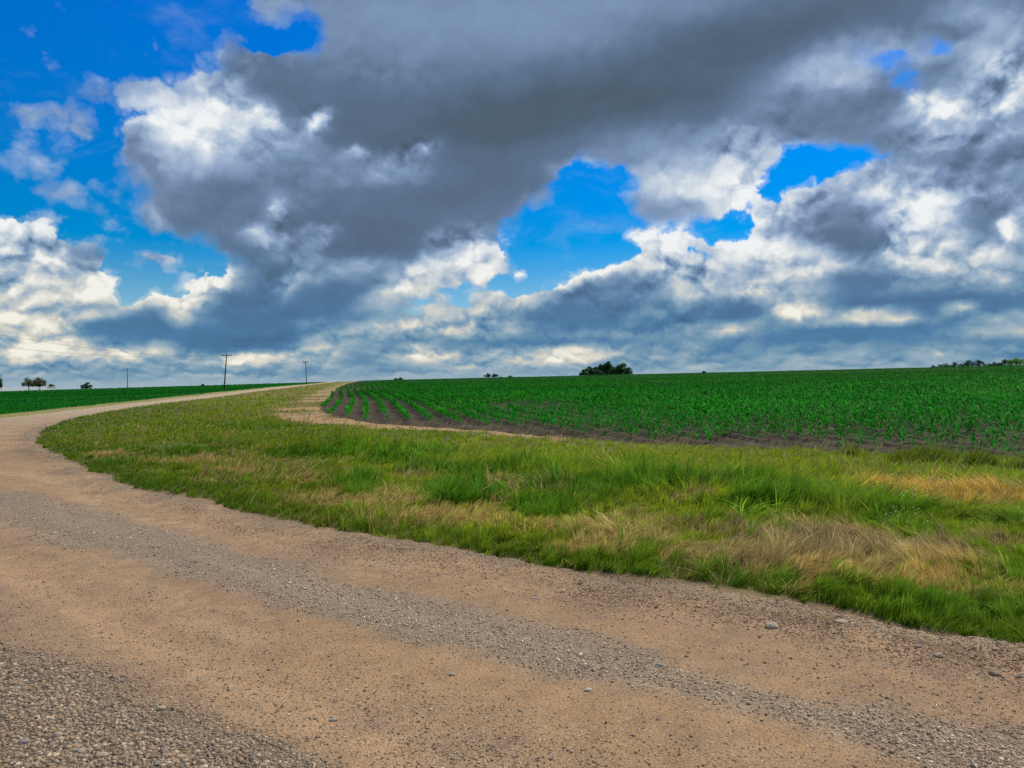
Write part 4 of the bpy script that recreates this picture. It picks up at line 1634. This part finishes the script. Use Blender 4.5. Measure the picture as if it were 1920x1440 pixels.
def pole(px, dist, ytop, lean_px, arms, label, arm_half=1.15, rad=.13):
    x, y = at(px, dist)
    z = zg(x, y)
    H = height_to(ytop, dist) - z
    root = tag(empty('utility_pole', (x, y, z)), label, 'utility pole', 'utility poles along the gravel road')
    lx = lean_px / F * dist
    MB().tube([(0, 0, -.5), (lx * .5, 0, H * .5), (lx, 0, H)], [rad, rad * .88, rad * .7], 12).build('post', M['pole_wood'], root, True)
    out = []
    for k, down in enumerate(arms):
        cz = H - .18 - down
        cx = lx * (cz / H)
        rz = math.radians(12)
        tilt = -.02
        arm = MB()
        arm.box((cx, -.14, cz), (arm_half * 2, .11, .13), 0)
        a = arm.build('crossarm', M['pole_wood'], root)
        br = MB()
        for s in (-1, 1):
            br.tube([(cx + s * arm_half * .55, -.20, cz - .05), (cx + s * .05, -.17, cz - .62)], .022, 6)
        br.build('brace', M['wire_metal'], root)
        for s in (-1.0, -.62, .62, 1.0):
            px_ = cx + s * (arm_half - .1)
            MB().tube([(px_, -.14, cz + .06), (px_, -.14, cz + .14), (px_, -.14, cz + .17), (px_, -.14, cz + .26), (px_, -.14, cz + .29)],
                      [.02, .02, .06, .05, .02], 10).build('insulator', M['insulator_glass'], root, True)
        if k == 0:
            out = [(x + cx + s * (arm_half - .1), y - .14, z + cz + .29) for s in (-1.0, 1.0)]
    return out


def poles_and_wires():
    a = pole(420, 145, 664.5, 5.0, (0,), 'nearer utility pole, leaning right, standing in the field across the road', 1.05, .13)
    b = pole(575, 262, 677, -2.2, (0, .55), 'farther utility pole with two crossarms, at the crest beside the road', .95, .14)
    x3, y3 = at(960 - 1443 * 1.0, 38)
    x3 = -43.0
    z3 = zg(x3, 30)
    ends = [(x3 - 1.4, 30, z3 + 7.0), (x3 + 1.4, 30, z3 + 8.6)]
    labels = ['lower of the two thin wires coming in from the left side of the sky', 'upper of the two thin wires coming in from the left side of the sky']
    for k in range(2):
        p, q = np.array(a[k]), np.array(ends[k])
        pts = []
        for t in np.linspace(0, 1, 40):
            r = p * (1 - t) + q * t
            r[2] -= (1.9, 2.2)[k] * 4 * t * (1 - t)
            pts.append(r)
        o = MB().tube([tuple(v - pts[0]) for v in pts], .012, 5).build('power_wire', M['wire_metal'], None, True)
        o.location = tuple(pts[0])
        tag(o, labels[k], 'wire', 'wires between the utility poles')
        p, q = np.array(b[k]), np.array(a[k])
        pts = []
        for t in np.linspace(0, 1, 30):
            r = p * (1 - t) + q * t
            r[2] -= 1.6 * 4 * t * (1 - t)
            pts.append(r)
        o = MB().tube([tuple(v - pts[0]) for v in pts], .012, 5).build('power_wire', M['wire_metal'], None, True)
        o.location = tuple(pts[0])
        tag(o, ['left-hand hair-thin wire sagging between the two utility poles', 'right-hand hair-thin wire sagging between the two utility poles'][k], 'wire', 'wires between the utility poles')
    # bare poles far to the left
    for px, dist, yt, lab in ((239, 300, 690.5, 'bare thin pole without crossarms rising from the far edge of the left field'),
                              (2, 318, 701.5, 'bare pole at the left border of the photo beside a dark tree')):
        x, y = at(px, dist)
        z = zg(x, y)
        H = height_to(yt, dist) - z
        root = tag(empty('bare_pole', (x, y, z)), lab, 'pole')
        MB().tube([(0, 0, -.5), (0, 0, H)], [.14, .10], 10).build('post', M['pole_wood'], root, True)
        MB().box((0, -.02, H - .2), (.34, .30, .10)).tube([(0, 0, H - .1), (0, 0, H + .15)], [.05, .03], 8).build('pole_cap', M['wire_metal'], root)


def fence():
    # white post and rail fence at the far left of the skyline
    d = 312.0
    root_xy = at(2, d)
    z0 = zg(*root_xy)
    root = tag(empty('white_fence', (root_xy[0], root_xy[1], z0)), 'low white fence of thick posts along the far end of the left field', 'fence')
    xs = np.arange(-14, 106, 5.0)
    P = []
    for px in xs:
        x, y = at(px, d + (px - 2) * .25)
        P.append((x - root_xy[0], y - root_xy[1], zg(x, y) - z0))
    for p in P:
        MB().box((p[0], p[1], p[2] + .7), (.26, .26, 1.8)).build('post', M['white_paint'], root)
    for hgt, nm in ((1.35, 'rail'), (.8, 'rail')):
        rb = MB()
        for a, b in zip(P[:-1], P[1:]):
            rb.tube([(a[0] + .152, a[1], a[2] + hgt), (b[0] - .152, b[1], b[2] + hgt)], .07, 6)
        rb.build(nm, M['white_paint'], root)


def tree(px, dist, ytop, wpx, col, label, group, kind='broad', n=None, ybase=None, seed=0, gaps=.0):
    r_ = np.random.default_rng(1000 + seed)
    x, y = at(px, dist)
    z = zg(x, y)
    H = height_to(ytop, dist) - z
    Wd = wpx / F * dist
    root = tag(empty('bush' if kind == 'bush' else 'tree', (x, y, z)), label, 'bush' if kind == 'bush' else 'tree', group)
    # trunk and limbs
    mb = MB()
    th = H * (.30 if kind != 'bush' else .16)
    tr = max(.10, H * .028)
    mb.tube([(0, 0, -.3), (.03 * H * r_.normal(), .02 * H, th * .6), (0, 0, th), (.02 * H, 0, H * .62)], [tr * 1.3, tr, tr * .85, tr * .3], 8)
    cl = []
    nb = 13 if kind != 'bush' else 9
    for k in range(nb):
        a = r_.uniform(0, 2 * np.pi)
        q = r_.uniform(.15, .72)
        hz = r_.uniform(.34 if kind != 'bush' else .18, .80)
        shape = math.sqrt(max(.05, 1 - ((hz - .5) / .55) ** 2))
        c = np.array((np.cos(a) * q * Wd / 2 * shape, np.sin(a) * q * Wd / 2 * shape, hz * H))
        rr = np.array((Wd * .19, Wd * .19, H * .14)) * r_.uniform(.75, 1.25)
        cl.append((c, rr))
        st = np.array((0, 0, th * r_.uniform(.5, 1.0)))
        mid = (st + c) / 2 + np.array((0, 0, .04 * H))
        mb.tube([tuple(st), tuple(mid), tuple(c)], [tr * .5, tr * .32, tr * .12], 6)
    # crown top and sides so that the outline reaches its full size
    cl.append((np.array((r_.normal() * Wd * .06, 0, H * .86)), np.array((Wd * .17, Wd * .17, H * .13))))
    cl.append((np.array((-Wd * .36, 0, H * .45)), np.array((Wd * .13, Wd * .15, H * .17))))
    cl.append((np.array((Wd * .36, 0, H * .47)), np.array((Wd * .13, Wd * .15, H * .17))))
    if kind == 'bush':
        for s in (-.3, 0, .3):
            cl.append((np.array((Wd * s, 0, H * .22)), np.array((Wd * .2, Wd * .2, H * .2))))
    if kind == 'low':
        for s in (-.34, 0, .34):
            cl.append((np.array((Wd * s, 0, H * .20)), np.array((Wd * .22, Wd * .2, H * .22))))
    mb.build('trunk', M['bark'], root, True)
    n = n or 2600
    ci = r_.integers(0, len(cl), n)
    C = np.array([c for c, _ in cl])[ci]
    Rr = np.array([q for _, q in cl])[ci]
    d = r_.normal(0, 1, (n, 3))
    d /= np.linalg.norm(d, axis=1)[:, None]
    rad = r_.random(n) ** (1 / 2.2) * r_.choice([1.0, 1.18], n, p=[.85, .15])
    P = C + d * rad[:, None] * Rr
    P[:, 2] = np.maximum(P[:, 2], .05 * H)
    s = np.clip(H * .030, .12, .42) * r_.uniform(.6, 1.4, n)
    t1 = r_.normal(0, 1, (n, 3))
    t1 /= np.linalg.norm(t1, axis=1)[:, None]
    nn = d * .6 + r_.normal(0, .6, (n, 3))
    t2 = np.cross(nn, t1)
    t2 /= np.linalg.norm(t2, axis=1)[:, None] + 1e-9
    t1 = np.cross(t2, nn)
    t1 /= np.linalg.norm(t1, axis=1)[:, None] + 1e-9
    V = np.stack([P - t1 * s[:, None], P + t2 * s[:, None] * .55, P + t1 * s[:, None], P - t2 * s[:, None] * .55], 1)
    cmul = r_.uniform(.7, 1.35, len(cl))[ci] * r_.uniform(.7, 1.3, n)
    tint = np.repeat(np.array(col)[None, :] * cmul[:, None], 4, 0)
    fl = np.arange(4 * n)
    np_mesh('crown', V.reshape(-1, 3), fl, np.full(n, 4), M['tree_leaf'], tint, root, False)


def trees():
    dk, md, br, yg, gy = (.016, .070, .020), (.024, .105, .020), (.085, .085, .030), (.130, .300, .022), (.038, .085, .050)
    g1 = 'dark trees of the grove on the skyline in the middle'
    T = [
        (1095, 415, 692, 18, dk, 'low dark tree at the left end of the middle grove', g1),
        (1106, 425, 686, 22, dk, 'second tree from the left end of the middle grove', g1),
        (1117, 430, 686.5, 20, md, 'flat topped tree in the left half of the middle grove', g1),
        (1128, 435, 682, 18, dk, 'spiky tree just left of the tallest grove tree', g1),
        (1139, 425, 676.5, 19, dk, 'tallest narrow tree of the middle grove', g1),
        (1149, 418, 687, 18, md, 'lower tree filling the dip right of the tallest grove tree', g1),
        (1158, 430, 684.5, 16, dk, 'tree between the dip and the broad dome of the middle grove', g1),
        (1167, 415, 680, 24, dk, 'broad domed tree in the right half of the middle grove', g1),
        (1178, 418, 688, 16, md, 'rounded tree at the right end of the middle grove', g1),
    ]
    g2 = 'trees of the line on the right skyline'
    T += [
        (1751, 420, 684.5, 10, gy, 'tiny first tree at the left tip of the right tree line', g2),
        (1763, 420, 683, 13, gy, 'small reddish grey tree second from the left tip of the right line', g2),
        (1775, 425, 680.5, 12, gy, 'thin leaning tree with a gap, right of the reddish grey one', g2),
        (1790, 425, 678.5, 17, gy, 'grey green tree with a flat swept crown in the right line', g2),
        (1803, 430, 681, 14, gy, 'low tree before the tall pair of the right line', g2),
        (1817, 420, 674.5, 20, gy, 'left one of the tall dark pair in the right line', g2),
        (1837, 425, 674, 18, gy, 'right one of the tall dark pair in the right line', g2),
        (1853, 415, 680.5, 13, md, 'low green tree just right of the tall dark pair', g2),
        (1864, 415, 678, 12, md, 'small green tree with a pointed top before the bright group', g2),
        (1875, 405, 679, 14, gy, 'grey green tree left of the bright green group', g2),
        (1884, 395, 673, 15, md, 'green dome at the left of the bright group', g2),
        (1893, 385, 673.5, 12, yg, 'bright green tree between two domes at the right', g2),
        (1905, 385, 669.5, 19, yg, 'tallest bright green tree near the right border', g2),
        (1920, 380, 671, 20, yg, 'bright green tree cut by the right border', g2),
    ]
    T += [
        (53, 352, 707, 26, br, 'airy tree with many gaps behind the white fence', 'trees behind the white fence', 'broad', .3),
        (74, 346, 706.5, 27, br, 'fuller olive tree right of the airy one behind the white fence', 'trees behind the white fence', 'broad', 0),
        (96, 350, 719.5, 15, (.07, .055, .05), 'small greyish brown tree at the right end of the white fence', 'trees behind the white fence', 'broad', 0),
        (162, 330, 716.5, 23, dk, 'round dark bush alone on the left skyline', None, 'bush', 0),
        (1, 322, 708, 8, md, 'dark tree cut by the left border of the photo', None, 'broad', 0),
        (380, 322, 719.8, 7, dk, 'tiny dark lump on the skyline left of the nearer pole', None, 'bush', 0),  # bush shape stands in for an unidentified dark lump
        (742, 335, 708.6, 9, dk, 'left and lower one of two small bushes on the skyline', None, 'bush', 0),
        (751, 335, 707.3, 9, dk, 'right and rounder one of two small bushes on the skyline', None, 'bush', 0),
        (914, 350, 699.5, 14, gy, 'left tree of the small pair on the skyline left of the grove', None, 'broad', 0),
        (928, 350, 700.5, 14, gy, 'right tree of the small pair on the skyline left of the grove', None, 'broad', 0),
        (939, 348, 706, 5, dk, 'tiniest bush right beside the small pair of trees', None, 'bush', 0),
        (956, 350, 704, 9, dk, 'low bush between the small pair of trees and the grove', None, 'bush', 0),
        (1320, 345, 695.5, 8, gy, 'faint low bush on the bare skyline right of the grove', None, 'bush', 0),
    ]
    for i, t in enumerate(T):
        px, dist, yt, w, col, lab, grp = t[:7]
        kind = t[7] if len(t) > 7 else 'broad'
        sparse = t[8] if len(t) > 8 else 0
        n = int(np.clip(w * 170, 500, 3600) * (1 - sparse * 1.6 if sparse else 1))
        if px > 1080 and px < 1200:
            kind_ = 'bush'
            # crowns of the grove reach the ground, yet these are trees
            tree(px, dist, yt, w * 1.12, col, lab, grp, 'low', int(n * 1.6), seed=i)
        else:
            tree(px, dist, yt, w * (1.15 if px > 1700 else 1), col, lab, grp, 'low' if px > 1700 else kind, n, seed=i)


poles_and_wires()
fence()
trees()
